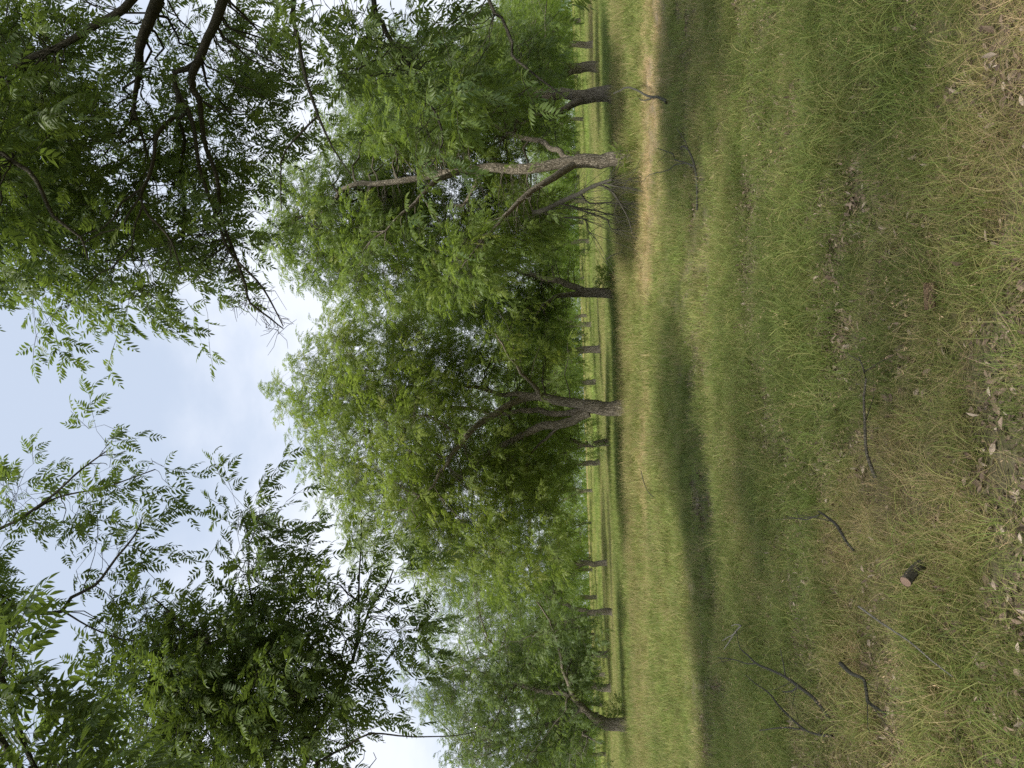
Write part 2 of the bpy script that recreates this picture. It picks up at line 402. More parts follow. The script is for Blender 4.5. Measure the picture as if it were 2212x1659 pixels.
def spray(rs, material, nleaf, L, pairs=5):
    parts = []
    for k in range(nleaf):
        t_ = k/(nleaf-1); o_ = np.array([L*t_, 0, -.12*L*t_*t_]); az = k*2.4+rs.uniform(-.5, .5)
        d = np.array([.75+.5*t_, math.cos(az), math.sin(az)*.7]); d = unit(d)+np.array([0, 0, -.15])
        parts += comp_leaf(rs, o_, d, np.array([0, 0, 1.])+rs.normal(0, .25, 3), rs.uniform(.26, .36), False, pairs)
    tt = np.linspace(0, L, 4); cc = np.stack([tt, tt*0, -.12*tt*tt/L], 1)
    V, Q = tubes(cc[None], np.linspace(.006, .002, 4)[None], 3)
    T = np.concatenate([Q[:, [0, 1, 2]], Q[:, [0, 2, 3]]]); parts.append((V, T, .95))
    return bake('spray', parts, material)
library('spray', [spray(rs, M_LEAF, 6, .5) for _ in range(6)])
library('spray_yellow', [spray(rs, M_LEAFY, 6, .5) for _ in range(5)])
library('spray_grey', [spray(rs, M_LEAFG, 6, .5) for _ in range(5)])
library('far_spray', [spray(rs, M_LEAFF, 6, .5, 4) for _ in range(4)])

# ------------------------------------------------------------------ trees
FOOT = []
def euler_of(dirs, rs, rollj=.5):
    """rotations that turn +X onto dirs with +Z kept roughly up"""
    d = dirs/np.linalg.norm(dirs, axis=1, keepdims=True)
    yaw = np.arctan2(d[:, 1], d[:, 0]); pitch = -np.arcsin(np.clip(d[:, 2], -1, 1))
    return np.stack([rs.normal(0, rollj, len(d)), pitch, yaw], 1)
def sstep_(v): return float(sstep(1020, 1150, v))
def blob_pts(rs, blobs, n, D, shell=.0):
    """blobs measured on the photograph: (px, py, rx, ry, depth offset, depth radius, weight)"""
    w = np.array([b[6] if len(b) > 6 else b[2]*b[3]*b[5] for b in blobs], float); w /= w.sum()
    out = np.zeros((n, 3)); k = rs.choice(len(blobs), n, p=w)
    for i in range(n):
        b = blobs[k[i]]; v = rs.normal(size=3); v /= np.linalg.norm(v); r_ = rs.rand()**(1/3.); r_ = shell+(1-shell)*r_
        v = v*r_
        out[i] = pix(b[0]+v[0]*b[2], b[1]+v[1]*b[3], max(1.8, D+b[4]+(.5+.8*sstep_(b[0]) if 15 < D < 40 else 0)+v[2]*b[5]))
    return out
def attach(rs, nodes, ndir, nrad, targets, m_pts, rk, rmin, bend=.35, sag=.0):
    """curved branches from the nearest existing node to every target; returns P (n,m,3), R (n,m)"""
    n = len(targets); P = np.zeros((n, m_pts, 3)); Rr = np.zeros((n, m_pts)); tt = np.linspace(0, 1, m_pts)
    for i in range(n):
        dv = targets[i]-nodes; dist = np.sqrt((dv**2).sum(1))
        cost = dist+.45*np.maximum(0, -dv[:, 2])+.02/(nrad+.01)
        j = int(cost.argmin()); L = dist[j]; p0 = nodes[j]
        c1 = p0+(unit(ndir[j])*.5+unit(dv[j])*.6)*L*bend
        c2 = targets[i]-(unit(dv[j])+np.array([0, 0, .3-sag]))*L*.3+rs.normal(0, .06, 3)*L
        t_ = tt[:, None]
        q = (1-t_)**3*p0+3*(1-t_)**2*t_*c1+3*(1-t_)*t_*t_*c2+t_**3*targets[i]
        q[1:-1] += rs.normal(0, .028, (m_pts-2, 3))*L
        P[i] = q; r0 = min(nrad[j]*.75, rk*(L**.8)); r0 = max(r0, rmin)
        Rr[i] = r0+(max(rmin*.6, r0*.3)-r0)*tt
    return P, Rr
def node_arrays(P, Rr):
    T = np.gradient(P, axis=1)
    return P[:, 1:].reshape(-1, 3), T[:, 1:].reshape(-1, 3), Rr[:, 1:].reshape(-1)
def tree(base, limbs, blobs, D, n1, n2, per, sig, label, group=None, seed=0, lib='spray', scl=1., near=False,
         rk=.022, rmin=.004, leaf_objs=0, sides=20, bark=None, overhead=None, bare=0, bare_blobs=None, name='pecan_tree', droop=.25, l1pts=7):
    rs = np.random.RandomState(seed)
    root = empty(name, base, label=label, cat='tree', group=group)
    bark = bark or M_BARK
    nodes = []; nd = []; nr = []
    for i, (P, Rr) in enumerate(limbs):
        Q, rr = resample(P, Rr, .12 if near else .22, wob=.10 if near else .16, rs=rs)
        if i == 0:     # root flare
            h = Q[:, 2]-Q[0, 2]; rr = rr*(1+.5*np.exp(-h/.28))
        V, F_ = tubes(Q[None], rr[None], sides if i == 0 else max(8, sides-6), rough=.11 if i == 0 else .09, seed=seed+i)
        mesh_np('trunk' if i == 0 else 'limb', V, F_, bark, root)
        sel = slice(len(Q)//2 if i == 0 and len(limbs) > 1 else 1, None)
        nodes.append(Q[sel]); nd.append(np.gradient(Q, axis=0)[sel]); nr.append(rr[sel])
    nodes = np.concatenate(nodes); nd = np.concatenate(nd); nr = np.concatenate(nr)
    parts = []
    if D < 45 and not near:      # long uncut grass round the foot of the trunk
        ng_ = 46; aa = rs.rand(ng_)*6.283; q = limbs[0][1][0]*1.3+.04+.45*rs.rand(ng_)**1.6
        gx = base[0]+np.cos(aa)*q; gy = base[1]+np.sin(aa)*q
        FOOT.append((gx, gy, ground_z(gx, gy)))
    thick = nodes[nr > (.028 if near else .05)]
    def pick(n, sh):
        q = blob_pts(rs, blobs, n, D, sh)
        if overhead:       # unseen crown added over and behind the photographer's place to shade the foreground
            c0, rad, frac = overhead; k_ = int(n*frac); e = rs.normal(0, 1, (k_*6, 3)); e /= np.linalg.norm(e, axis=1, keepdims=True)
            e = np.array(c0)+e*np.array(rad)*rs.rand(k_*6, 1)**.4; rel = e-np.array(CAMP); z = rel@np.array(F)
            out = (z < .2) | (np.abs(rel@np.array(CX)) > .86*z) | (np.abs(rel@np.array(CY)) > .64*z)  # the added shade leaves are kept outside the view
            e = e[out & (e[:, 2] > 2.6)][:k_]; q = np.vstack([q, e])
        return q
    def clear(P_, n_own):
        if not overhead: return np.ones(len(P_), bool)
        rel = P_-np.array(CAMP); z = rel@np.array(F)
        inside = (z > .2) & (np.abs(rel@np.array(CX)) < .80*z) & (np.abs(rel@np.array(CY)) < .60*z)
        return (np.arange(len(P_)) < n_own) | ~inside.any(1)
    t1 = pick(n1, .35)
    P1, R1 = attach(rs, nodes, nd, nr, t1, l1pts, rk, rmin*2); ok = clear(P1, n1); P1 = P1[ok]; R1 = R1[ok]; parts.append(tubes(P1, R1, 6))
    a, b, c_ = node_arrays(P1, R1); nodes = np.concatenate([nodes, a]); nd = np.concatenate([nd, b]); nr = np.concatenate([nr, c_])
    t2 = pick(n2, .25)
    P2, R2 = attach(rs, nodes, nd, nr, t2, 5, rk*.6, rmin); ok = clear(P2, n2); P2 = P2[ok]; R2 = R2[ok]; t2 = t2[ok]; parts.append(tubes(P2, R2, 4))
    # leaf-bearing tips: round the ends and the outer half of the second order branches
    tips = P2[:, -1]; tdir = P2[:, -1]-P2[:, -3]
    n3 = int(len(t2)*per); k = rs.choice(len(t2), n3); f = rs.rand(n3)**.6
    seg = 2+2*f; i0 = np.floor(seg).astype(int).clip(0, 3); fr = (seg-i0)[:, None]
    src = P2[k, i0]*(1-fr)+P2[k, i0+1]*fr
    off = rs.normal(0, sig, (n3, 3)); off[:, 2] *= .75
    end = src+off
    if bare and len(thick):      # few leaves close to the big limbs
        dm = np.full(n3, 9.)
        for q in thick[::2]: dm = np.minimum(dm, ((end-q)**2).sum(1))
        ok = dm > bare**2*rs.uniform(.3, 1.3, n3); src, off, end, k = src[ok], off[ok], end[ok], k[ok]; n3 = len(end)
    P3 = np.stack([src, (src+end)/2+rs.normal(0, .04, (n3, 3)), end], 1)
    parts.append(tubes(P3, np.tile([rmin, rmin*.8, rmin*.5], (n3, 1)), 3))
    if bare_blobs:       # leafless twig fans on the lower limbs
        P5, R5 = attach(rs, nodes, nd, nr, blob_pts(rs, bare_blobs, 44, D, 0), 7, .008, .0035, sag=.2); parts.append(tubes(P5, R5, 4))
        k5 = rs.choice(len(P5), 150); j5 = rs.randint(3, 7, 150); s5 = P5[k5, j5]; e5 = s5+rs.normal(0, .14, (150, 3)); parts.append(tubes(np.stack([s5, (s5+e5)/2+rs.normal(0, .02, (150, 3)), e5], 1), np.tile([.0035, .003, .002], (150, 1)), 3))
    V, F_ = join(parts)
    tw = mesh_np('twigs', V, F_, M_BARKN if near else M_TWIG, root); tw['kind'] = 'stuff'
    d = off/(np.linalg.norm(off, axis=1, keepdims=True)+1e-6)+.5*tdir[k]/(np.linalg.norm(tdir[k], axis=1, keepdims=True)+1e-6)+rs.normal(0, .3, (n3, 3))
    d[:, 2] -= droop
    if not near:
        scatter('crown', lib, end, euler_of(d, rs, .6), rs.uniform(.5, .98, n3)*scl, parent=root)
        if D < 50:
            P4, R4 = attach(rs, nodes, nd, nr, pick(45, .5), 6, .012, .006)
            k4 = rs.choice(len(P4), 120); e4 = P4[k4, 3]+rs.normal(0, .35, (120, 3)); f4 = np.stack([P4[k4, 3], (P4[k4, 3]+e4)/2+rs.normal(0, .05, (120, 3)), e4], 1)
            V, F_ = join([tubes(P4, R4, 4), tubes(f4, np.tile([.008, .006, .004], (120, 1)), 3)])
            dt = mesh_np('dead_twigs', V, F_, M_PALE if seed % 2 else M_TWIG, root); dt['kind'] = 'stuff'
    else:
        # single pinnate leaves set spirally along each leafy shoot
        LP = []; LD = []
        for i in range(n3):
            dd = unit(d[i]); L = rs.uniform(.2, .42); q = rs.randint(4, 7)
            s_ = unit(np.cross(dd, [0, 0, 1.])); u_ = np.cross(s_, dd)
            for j in range(q):
                az = j*2.4+i; t_ = j/(q-1)
                LP.append(end[i]+dd*L*t_+np.array([0, 0, -.1])*L*t_*t_)
                LD.append(unit(dd*(.5+.7*t_)+s_*math.cos(az)+u_*math.sin(az)*.7)+np.array([0, 0, -.12]))
        LP = np.array(LP); LD = np.array(LD); rot = euler_of(LD, rs, .35); sc = rs.uniform(.8, 1.15, len(LP))*scl; ix = rs.randint(0, 7, len(LP))
        shoots = np.stack([end, end+d/np.linalg.norm(d, axis=1, keepdims=True)*.15, end+d/np.linalg.norm(d, axis=1, keepdims=True)*.32+[0, 0, -.02]], 1)
        V, F_ = tubes(shoots, np.tile([.0035, .003, .002], (n3, 1)), 3); s2 = mesh_np('shoots', V, F_, M_BARKN, root); s2['kind'] = 'stuff'
        order = np.arange(len(LP))
        if leaf_objs:
            rel = LP-np.array(CAMP); z = rel@np.array(F); x_ = rel@np.array(CX)/z; y_ = rel@np.array(CY)/z
            vis = (z > .3) & (abs(x_) < .70) & (abs(y_) < .52)
            score = np.where(vis, sc/np.linalg.norm(rel, axis=1), 0); order = np.argsort(-score)
            for j in order[:leaf_objs]:
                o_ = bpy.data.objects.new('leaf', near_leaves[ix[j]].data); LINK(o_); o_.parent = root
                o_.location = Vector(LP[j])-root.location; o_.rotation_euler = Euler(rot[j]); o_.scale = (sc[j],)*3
            order = order[leaf_objs:]
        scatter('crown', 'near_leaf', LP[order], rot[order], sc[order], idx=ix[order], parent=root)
    return root
def PL(D, pts):
    """limb polyline from photo points (px, py, width px[, depth offset])"""
    P = []; Rr = []
    for q in pts:
        dd = D+(q[3] if len(q) > 3 else 0); v = pix(q[0], q[1], dd); P.append(v); Rr.append(max(.004, q[2]/2*dd/(FPX/S)))
    return (np.array([list(v) for v in P]), np.array(Rr))
def grounded(limb):
    P, r_ = limb; P = P.copy(); P[0, 2] = float(ground_z(P[0, 0], P[0, 1]))-.08; return (P, r_)

# --- the big forked tree in the middle
D = 25.5
L = [grounded(PL(D, [(1356, 884, 33), (1320, 885, 31), (1290, 882, 31), (1262, 877, 31)])),
     PL(D, [(1272, 875, 24), (1230, 873, 21), (1199, 866, 20), (1162, 858, 19), (1125, 865, 15), (1089, 880, 14, -.4), (1055, 905, 14, -.8), (1025, 924, 12, -1.2), (991, 963, 10, -1.6), (955, 1010, 8, -2), (933, 1051, 6, -2.2), (880, 1100, 3, -2.4)]),
     PL(D, [(1272, 882, 20), (1223, 892, 13, .4), (1186, 890, 13, .8), (1142, 885, 12, 1.2), (1080, 895, 9, 1.7), (1000, 880, 7, 2.2), (900, 900, 5, 2.4)]),
     PL(D, [(1272, 890, 24), (1235, 910, 20), (1199, 917, 18), (1162, 924, 16, .2), (1125, 944, 15, .5), (1089, 963, 14, .8), (1055, 983, 12, 1.1), (1028, 1005, 10, 1.4), (960, 1050, 7, 1.8), (880, 1090, 4, 2)]),
     PL(D, [(1162, 858, 14), (1125, 851, 12, .3), (1077, 849, 9, .6), (1000, 830, 8, 1), (900, 800, 6, 1.2), (790, 800, 4, 1.2), (700, 810, 2.5, 1.2)]),
     PL(D, [(1172, 860, 12), (1150, 835, 9, -.5), (1133, 814, 7, -1), (1100, 770, 5, -1.8), (1070, 720, 3, -2.4)]),
     PL(D, [(1025, 924, 9, -1.2), (1005, 935, 7, -1), (991, 936, 7, -.8), (975, 928, 6, -.6), (900, 900, 4, -.5), (800, 930, 3, -.4)]),
     PL(D, [(1215, 915, 9), (1186, 939, 7, .4), (1162, 961, 5, .8), (1140, 1000, 3, 1.4)])]
tree(L[0][0][0], L, [(800, 800, 170, 140, 0, 3.6), (860, 940, 230, 150, 0, 4.4), (1000, 900, 170, 170, 1.8, 3.6), (1010, 1080, 170, 130, .5, 3.2), (1120, 1180, 110, 110, -.5, 3),
     (1190, 1080, 60, 90, 1., 2.4), (1100, 730, 100, 80, 0, 3), (880, 1080, 170, 120, 0, 3.4), (1130, 900, 90, 120, 3, 1.8), (700, 850, 110, 90, .5, 2.4), (690, 1010, 80, 60, .5, 2), (860, 1170, 110, 80, .5, 2.4), (980, 1220, 110, 60, .5, 2.4), (900, 720, 100, 80, 1.5, 2.2), (1010, 790, 100, 100, 3, 2), (1120, 1000, 80, 120, 3, 2), (1195, 780, 45, 70, -1, 2.6), (1215, 930, 35, 60, 1.5, 2)],
     D, 95, 680, 10.5, .34, 'broad pecan forking low into three leaning limbs, its trunk foot pale in sun', seed=11, bare=.75, lib='spray_yellow')

# --- tall tree with the single dark trunk, right of it in the place (upper part of the picture)
D = 20.5
L = [grounded(PL(D, [(1368, 343, 34), (1320, 344, 30), (1283, 345, 29), (1242, 349, 30)])),
     PL(D, [(1250, 349, 26), (1198, 359, 23), (1129, 366, 22), (1044, 362, 19), (992, 372, 16), (924, 386, 14, .3), (860, 388, 13, .5), (804, 396, 12, .7), (743, 407, 9, .9), (702, 455, 6, 1), (640, 470, 4, 1)]),
     PL(D, [(992, 372, 13), (941, 390, 12, -.5), (914, 413, 10, -.8), (898, 437, 8, -1), (850, 480, 5, -1.3), (800, 520, 3, -1.5)]),
     PL(D, [(1245, 352, 18), (1210, 372, 16, -.4), (1180, 390, 14, -.8), (1139, 420, 12, -1.2), (1095, 461, 9, -1.6), (1060, 500, 6, -1.8), (1010, 560, 4, -2)]),
     PL(D, [(1240, 345, 14), (1200, 325, 11, .6), (1163, 307, 10, 1.2), (1112, 294, 9, 1.6), (1061, 266, 8, 2), (980, 240, 5, 2.2)]),
     PL(D, [(1040, 363, 10), (1023, 400, 8, .6), (1000, 440, 7, 1), (968, 454, 6, 1.2), (955, 495, 5, 1.4), (900, 540, 3, 1.6)])]
tree(L[0][0][0], L, [(950, 430, 200, 130, 2.6, 2.6), (1080, 480, 100, 100, .2, 2.4), (780, 420, 140, 150, 2.2, 2.4), (900, 280, 120, 60, -.5, 2), (820, 560, 120, 90, 0, 2.4), (650, 480, 80, 100, 1, 2.2), (1010, 560, 110, 80, -1, 2.2),
     (980, 250, 160, 110, 1.5, 2.6), (1150, 440, 55, 80, -1.5, 2), (1170, 300, 40, 60, 1.5, 1.8), (720, 580, 60, 50, .5, 1.5)],
     D, 85, 560, 10.5, .32, 'tall pecan with one straight dark ridged trunk rising beside the hanging dead limb', seed=12, bare=1.0)

# --- stout twin tree behind the bent stick
D = 27
L = [grounded(PL(D, [(1332, 205, 34), (1300, 207, 30), (1265, 208, 29), (1235, 212, 30)])),
     PL(D, [(1245, 208, 24), (1215, 203, 22, .3), (1180, 202, 21, .6), (1112, 195, 19, 1), (1040, 200, 14, 1.4), (950, 190, 9, 1.6), (860, 190, 5, 1.8)]),
     PL(D, [(1260, 216, 17), (1237, 224, 15, -.3), (1215, 236, 13, -.6), (1180, 246, 11, -1), (1139, 260, 9, -1.3), (1090, 300, 6, -1.6), (1040, 330, 4, -2)])]
tree(L[0][0][0], L, [(1020, 200, 150, 120, 0, 3.2), (1110, 290, 70, 80, -1, 2.4), (880, 180, 130, 130, 1, 3), (1090, 100, 80, 80, 1, 2.6), (780, 280, 100, 120, 1.5, 2.6), (1185, 160, 35, 70, 2, 2), (1190, 290, 30, 50, 1, 2)],
     D, 60, 380, 10, .35, 'stout pecan forked in two with a pale upper trunk, behind the bent stick', seed=13, bare=1.1, lib='spray_grey')

# --- slim dark forked tree between the two
D = 31
L = [grounded(PL(D, [(1332, 634, 23), (1300, 632, 20), (1268, 630, 20), (1251, 628, 22)])),
     PL(D, [(1258, 627, 16), (1234, 617, 14), (1200, 603, 13), (1174, 599, 11), (1114, 584, 9, .4), (1080, 579, 7, .6), (1034, 568, 5, .8), (960, 570, 3, 1)]),
     PL(D, [(1258, 634, 15), (1225, 637, 11, -.3), (1200, 640, 9, -.6), (1182, 652, 7, -.9), (1150, 690, 4, -1.3)])]
tree(L[0][0][0], L, [(1080, 640, 130, 90, 0, 3), (1000, 620, 110, 90, 1, 2.6), (1170, 690, 60, 70, -1, 2.4), (1190, 560, 50, 60, 0, 2.2), (920, 650, 90, 70, 1, 2.4)],
     D, 45, 290, 10, .35, 'slim dark pecan with a narrow fork, standing beside the small dark bush', seed=14, bare=1.0)

# --- leaning tree at the far left of the meadow (bottom of the picture)
D = 30
L = [grounded(PL(D, [(1366, 1570, 28), (1340, 1567, 25), (1310, 1563, 24), (1283, 1552, 23)])),
     PL(D, [(1290, 1556, 18), (1270, 1538, 15), (1255, 1523, 13), (1240, 1506, 12), (1228, 1475, 9), (1216, 1445, 7, -.2), (1208, 1410, 5.5, -.2), (1202, 1373, 4, -.2), (1181, 1329, 4, -1.2), (1160, 1300, 3, -1.4)]),
     PL(D, [(1240, 1508, 11), (1215, 1498, 9, .2), (1189, 1492, 9, .4), (1152, 1488, 8, .6), (1119, 1478, 7, .8), (1080, 1467, 5, 1), (1040, 1455, 4, 1.1), (990, 1450, 3, 1.2)]),
     PL(D, [(1288, 1562, 9), (1270, 1575, 7, -.4), (1262, 1590, 5, -.8), (1280, 1600, 4, -1.1), (1300, 1607, 3, -1.3)]),
     PL(D, [(1235, 1502, 7), (1228, 1515, 5, -.4), (1222, 1535, 4, -.7), (1200, 1560, 3, -1)]),
     PL(D, [(1262, 1532, 12), (1220, 1560, 10, 1.2), (1160, 1570, 9, 2), (1090, 1590, 7, 2.4), (1000, 1600, 4, 2.6)])]
tree(L[0][0][0], L, [(1160, 1420, 100, 80, 0, 2.8), (1230, 1610, 55, 90, -1, 2.6), (1120, 1560, 130, 110, 1, 3), (1010, 1520, 90, 110, 1, 2.6), (1225, 1370, 45, 60, -1, 2.2), (1240, 1470, 25, 70, 1, 2.4), (1060, 1660, 110, 80, 0, 2.8), (930, 1480, 60, 70, 1.5, 2)],
     D, 60, 330, 9, .46, 'crooked leaning pecan with a long dark limb reaching out low over the grass', seed=15, bare=.35, lib='spray_grey')

# --- the rows behind: (px, py of the base, trunk width px, depth, height m, label)
FAR = [
 (1306, 1325, 13, 48, 14, 'leafy pale green pecan filling the gap beside the crooked leaning one'),
 (1302, 1215, 12, 62, 14, 'hazy distant pecan whose trunk is hidden behind low hanging leaves'),
 (1284, 95, 13, 56, 11, 'distant pecan with a pale upright trunk, beyond the stout forked one'),
 (1293, 146, 21, 43, 10, 'distant pecan with a crooked brown trunk bowed at its foot'),
 (1326, 955, 14, 40, 9.5, 'thin dark pecan trunk standing just past the broad forked tree'),
 (1300, 752, 16, 58, 11, 'distant pecan with a short two stemmed trunk, between slim and broad trees'),
 (1292, 825, 12, 78, 12, 'distant pecan with a short straight trunk beside the broad forked one'),
 (1296, 998, 12, 74, 12, 'distant pecan with greyish trunk half hidden by leaves, past the thin dark one'),
 (1311, 1412, 13, 70, 11, 'distant pecan trunk standing where the bright sunny strip meets the shade'),
 (1318, 1484, 15, 62, 11, 'distant grey leaning pecan nearest the crooked leaning tree'),
]
FAR2 = [(1265, 45, 95), (1268, 256, 92), (1277, 522, 88), (1270, 543, 120), (1268, 480, 125), (1266, 434, 100), (1270, 683, 118), (1276, 700, 92),
        (1272, 722, 150), (1283, 905, 140), (1284, 1205, 150), (1285, 1232, 140), (1290, 1340, 140), (1291, 1371, 130), (1296, 1433, 120), (1297, 1443, 105),
        (1305, 1457, 84), (1306, 1522, 96), (1305, 1543, 120), (1312, 1630, 90), (1262, -30, 80), (1271, 330, 130), (1272, 380, 150), (1279, 780, 155), (1287, 1060, 120),
        (1288, 1130, 135), (1291, 1290, 110), (1274, 600, 140), (1266, 165, 130), (1310, 1590, 140), (1316, 1700, 75)]
FAR_LABEL = {-30: 'far pecan at the end of the meadow beyond the frame edge past the pale trunk', 45: 'far pecan with small dark trunk, last one past the pale upright trunk', 165: 'far pecan seen between the crooked bowed trunk and the stout forked tree', 256: 'far pecan with stubby dark trunk between the stout forked and tall ridged trees', 330: 'far pecan mostly hidden behind the tall ridged trunk', 380: 'far pecan just past the tall ridged trunk, before the hanging limb', 434: 'far pecan seen through the twigs of the hanging dead limb', 480: 'tiny far pecan in the gap just past the hanging dead limb', 522: 'far pecan with leaning grey trunk, larger of two before the slim tree', 543: 'far pecan with tiny trunk, smaller of two before the slim tree', 600: 'far pecan directly behind the small dark bush', 683: 'far pecan with thin curved trunk just past the slim forked tree', 700: 'far pecan with pale upright trunk just past the slim forked tree', 722: 'tiny far pecan next before the two stemmed distant trunk', 780: 'tiny far pecan between the two stemmed and the short straight trunks', 905: 'tiny far pecan in the gap beside the broad tree trunk', 1060: 'tiny far pecan next past the greyish leafy trunk', 1130: 'tiny far pecan under the broad tree outermost hanging leaves', 1205: 'far pecan, nearer of two tiny trunks under the hazy leafy pecan', 1232: 'far pecan, farther of two tiny trunks under the hazy leafy pecan', 1290: 'far pecan just before the leafy pale green one', 1340: 'tiny far pecan just past the leafy pale green one', 1371: 'tiny far pecan halfway from the pale green one to the sunny strip trunk', 1433: 'far pecan, first thin trunk past the sunny strip trunk', 1443: 'far pecan, second thin trunk past the sunny strip trunk', 1457: 'far pecan, thickest of three between sunny strip trunk and grey leaning one', 1522: 'far pecan between the grey leaning trunk and the crooked leaning tree', 1543: 'tiny far pecan closest before the crooked leaning trunk', 1590: 'tiny far pecan just past the foot of the crooked leaning trunk', 1630: 'far pecan near the frame edge beyond the crooked leaning tree', 1700: 'far pecan at the frame edge, outermost past the crooked leaning tree'}
def far_tree(px, py, D, w, H, label, seed, group=None):
    rs = np.random.RandomState(seed)
    b = pix(px, py, D); b.z = float(ground_z(b.x, b.y)); k = FPX/S/D           # px per metre
    r = w/2*D/(FPX/S) if w else rs.uniform(.22, .34)
    lean = rs.uniform(-.25, .25); fh = rs.uniform(1.7, 2.5)
    B = np.array(b); B0 = B-[0, 0, .08]
    top = B+[lean*.6, rs.uniform(-.2, .2), fh]
    limbs = [(np.array([B0, B+[rs.uniform(-.12, .12), 0, fh*.5], top]), np.array([r*1.05, r, r*1.0]))]
    nl = rs.randint(2, 4); a0 = rs.rand()*6.28
    for j in range(nl):
        a = a0+j*6.28/nl+rs.uniform(-.4, .4); s_ = np.array([math.cos(a), math.sin(a), 0])
        Lh = H*rs.uniform(.55, .8)
        limbs.append((np.array([top-[0, 0, .25], top+s_*Lh*.12+[0, 0, Lh*.28], top+s_*Lh*.3+[0, 0, Lh*.6], top+s_*Lh*.42+[0, 0, Lh*.95]]), np.array([r*.75, r*.6, r*.38, r*.12])))
    cz_ = [0, 0, 0]; hx = 1273-1247  # noqa
    blobs = []
    hz = lambda m_: px-(m_)*k
    W_ = H*.44
    for (hh, ww, rr_) in ((.36, .6, .20), (.55, 1., .24), (.75, .75, .22)):
        for q in range(2):
            blobs.append((hz(H*hh), py+rs.uniform(-.35, .35)*W_*k, H*rr_*k, W_*ww*.8*k, rs.uniform(-.2, .2)*W_, W_*ww*.8))
    # low skirts of foliage
    for q in range(3): blobs.append((hz(H*.05+3.0), py+rs.uniform(-1, 1)*W_*k*.9, 1.0*k, W_*.45*k, rs.uniform(-.6, .6)*W_, W_*.5))
    f = D > 85
    return tree(tuple(b), limbs, blobs, D, 26 if f else 36, 110 if f else 190, 6.5 if f else 7.5, .75 if f else .55, label, group=group, seed=seed,
                lib='far_spray', scl=2.1 if f else 1.5, rk=.03, rmin=.008, sides=12, l1pts=5)
for i, (px, py, w, D, H, lab) in enumerate(FAR): far_tree(px, py, D, w, H, lab, 100+i)
for i, (px, py, D) in enumerate(FAR2):
    far_tree(px, py, D, 0, 10.5+2.5*((i*37) % 10)/10., FAR_LABEL[py], 200+i, group='far pecan trees closing the meadow')

# --- near tree whose limbs come in from the right (top of the picture)
D = 8.0
tb = np.array([6.8, 8.0, 0.]); tb[2] = float(ground_z(tb[0], tb[1]))-.05
def from_trunk(h, limb, w=None):
    P, r_ = limb; s_ = tb+[0, 0, h]; mid = (s_+P[0])/2+[0, 0, .15]
    return (np.vstack([s_, mid, P]), np.r_[r_[0]*1.25, r_[0]*1.1, r_])
L = [(np.array([tb, tb+[-.1, 0, 1.2], tb+[-.3, .1, 3.2], tb+[-.2, .2, 5.6], tb+[.3, .3, 9]]), np.array([.34, .31, .27, .19, .07])),
     from_trunk(5.2, PL(D, [(342, -10, 27), (328, 44, 25), (308, 96, 21), (301, 130, 17), (294, 178, 12), (290, 232, 10), (301, 260, 8), (314, 308, 6), (330, 380, 4)])),
     from_trunk(5.8, PL(7.3, [(290, -10, 19), (205, 58, 17), (137, 99, 15), (68, 126, 14), (0, 164, 13), (-80, 200, 10), (-160, 300, 6)])),
     from_trunk(4.6, PL(D, [(485, -10, 23), (448, 79, 19), (441, 120, 19), (424, 164, 18), (420, 205, 16), (434, 219, 14), (441, 260, 11), (444, 325, 10), (461, 383, 9), (479, 472, 8), (509, 547, 7), (526, 615, 6), (533, 655, 5), (581, 690, 4), (612, 710, 2.5)])),
     PL(D, [(441, 122, 15), (403, 150, 14), (376, 157, 13), (379, 191, 12), (403, 239, 11, -.1), (424, 301, 9, -.2), (434, 355, 9, -.2), (455, 437, 8, -.2), (492, 523, 7, -.2), (515, 565, 6, -.2), (560, 611, 5, -.2), (581, 649, 4, -.2), (612, 705, 2.5, -.2)]),
     PL(D, [(384, 205, 11), (386, 250, 10, -.3), (342, 284, 10, -.6), (328, 331, 8, -.8), (321, 386, 8, -.9), (311, 427, 7, -1), (318, 472, 6, -1), (369, 523, 5, -1), (390, 580, 3, -1)]),
     PL(D, [(400, 235, 9), (393, 280, 8, .5), (386, 342, 8, .8), (393, 410, 7, 1), (396, 495, 6, 1.1), (390, 560, 4, 1.1), (370, 640, 3, 1.1)]),
     from_trunk(3.9, PL(6.8, [(639, -10, 10), (649, 75, 9), (663, 154, 8), (673, 205, 7), (687, 253, 6), (718, 321, 4), (760, 380, 2.5)])),
     PL(6.8, [(687, 250, 5), (643, 294, 4.5), (608, 342, 4), (608, 455, 2.5)]),
     from_trunk(3.4, PL(7., [(811, -10, 12), (832, 44, 11), (852, 89, 10), (893, 144, 9), (914, 178, 8), (925, 215, 6), (938, 253, 5), (955, 308, 4), (930, 360, 2.5)])),
     from_trunk(2.6, PL(6.5, [(1044, -10, 8), (1075, 31, 7), (1098, 85, 6), (1100, 120, 6), (1133, 150, 5), (1187, 188, 4), (1225, 212, 3)])),
     from_trunk(6.4, PL(5.9, [(-60, -10, 16), (-30, 200, 13), (0, 328, 11), (62, 373, 10), (123, 472, 8), (178, 513, 5), (190, 560, 3)]))]
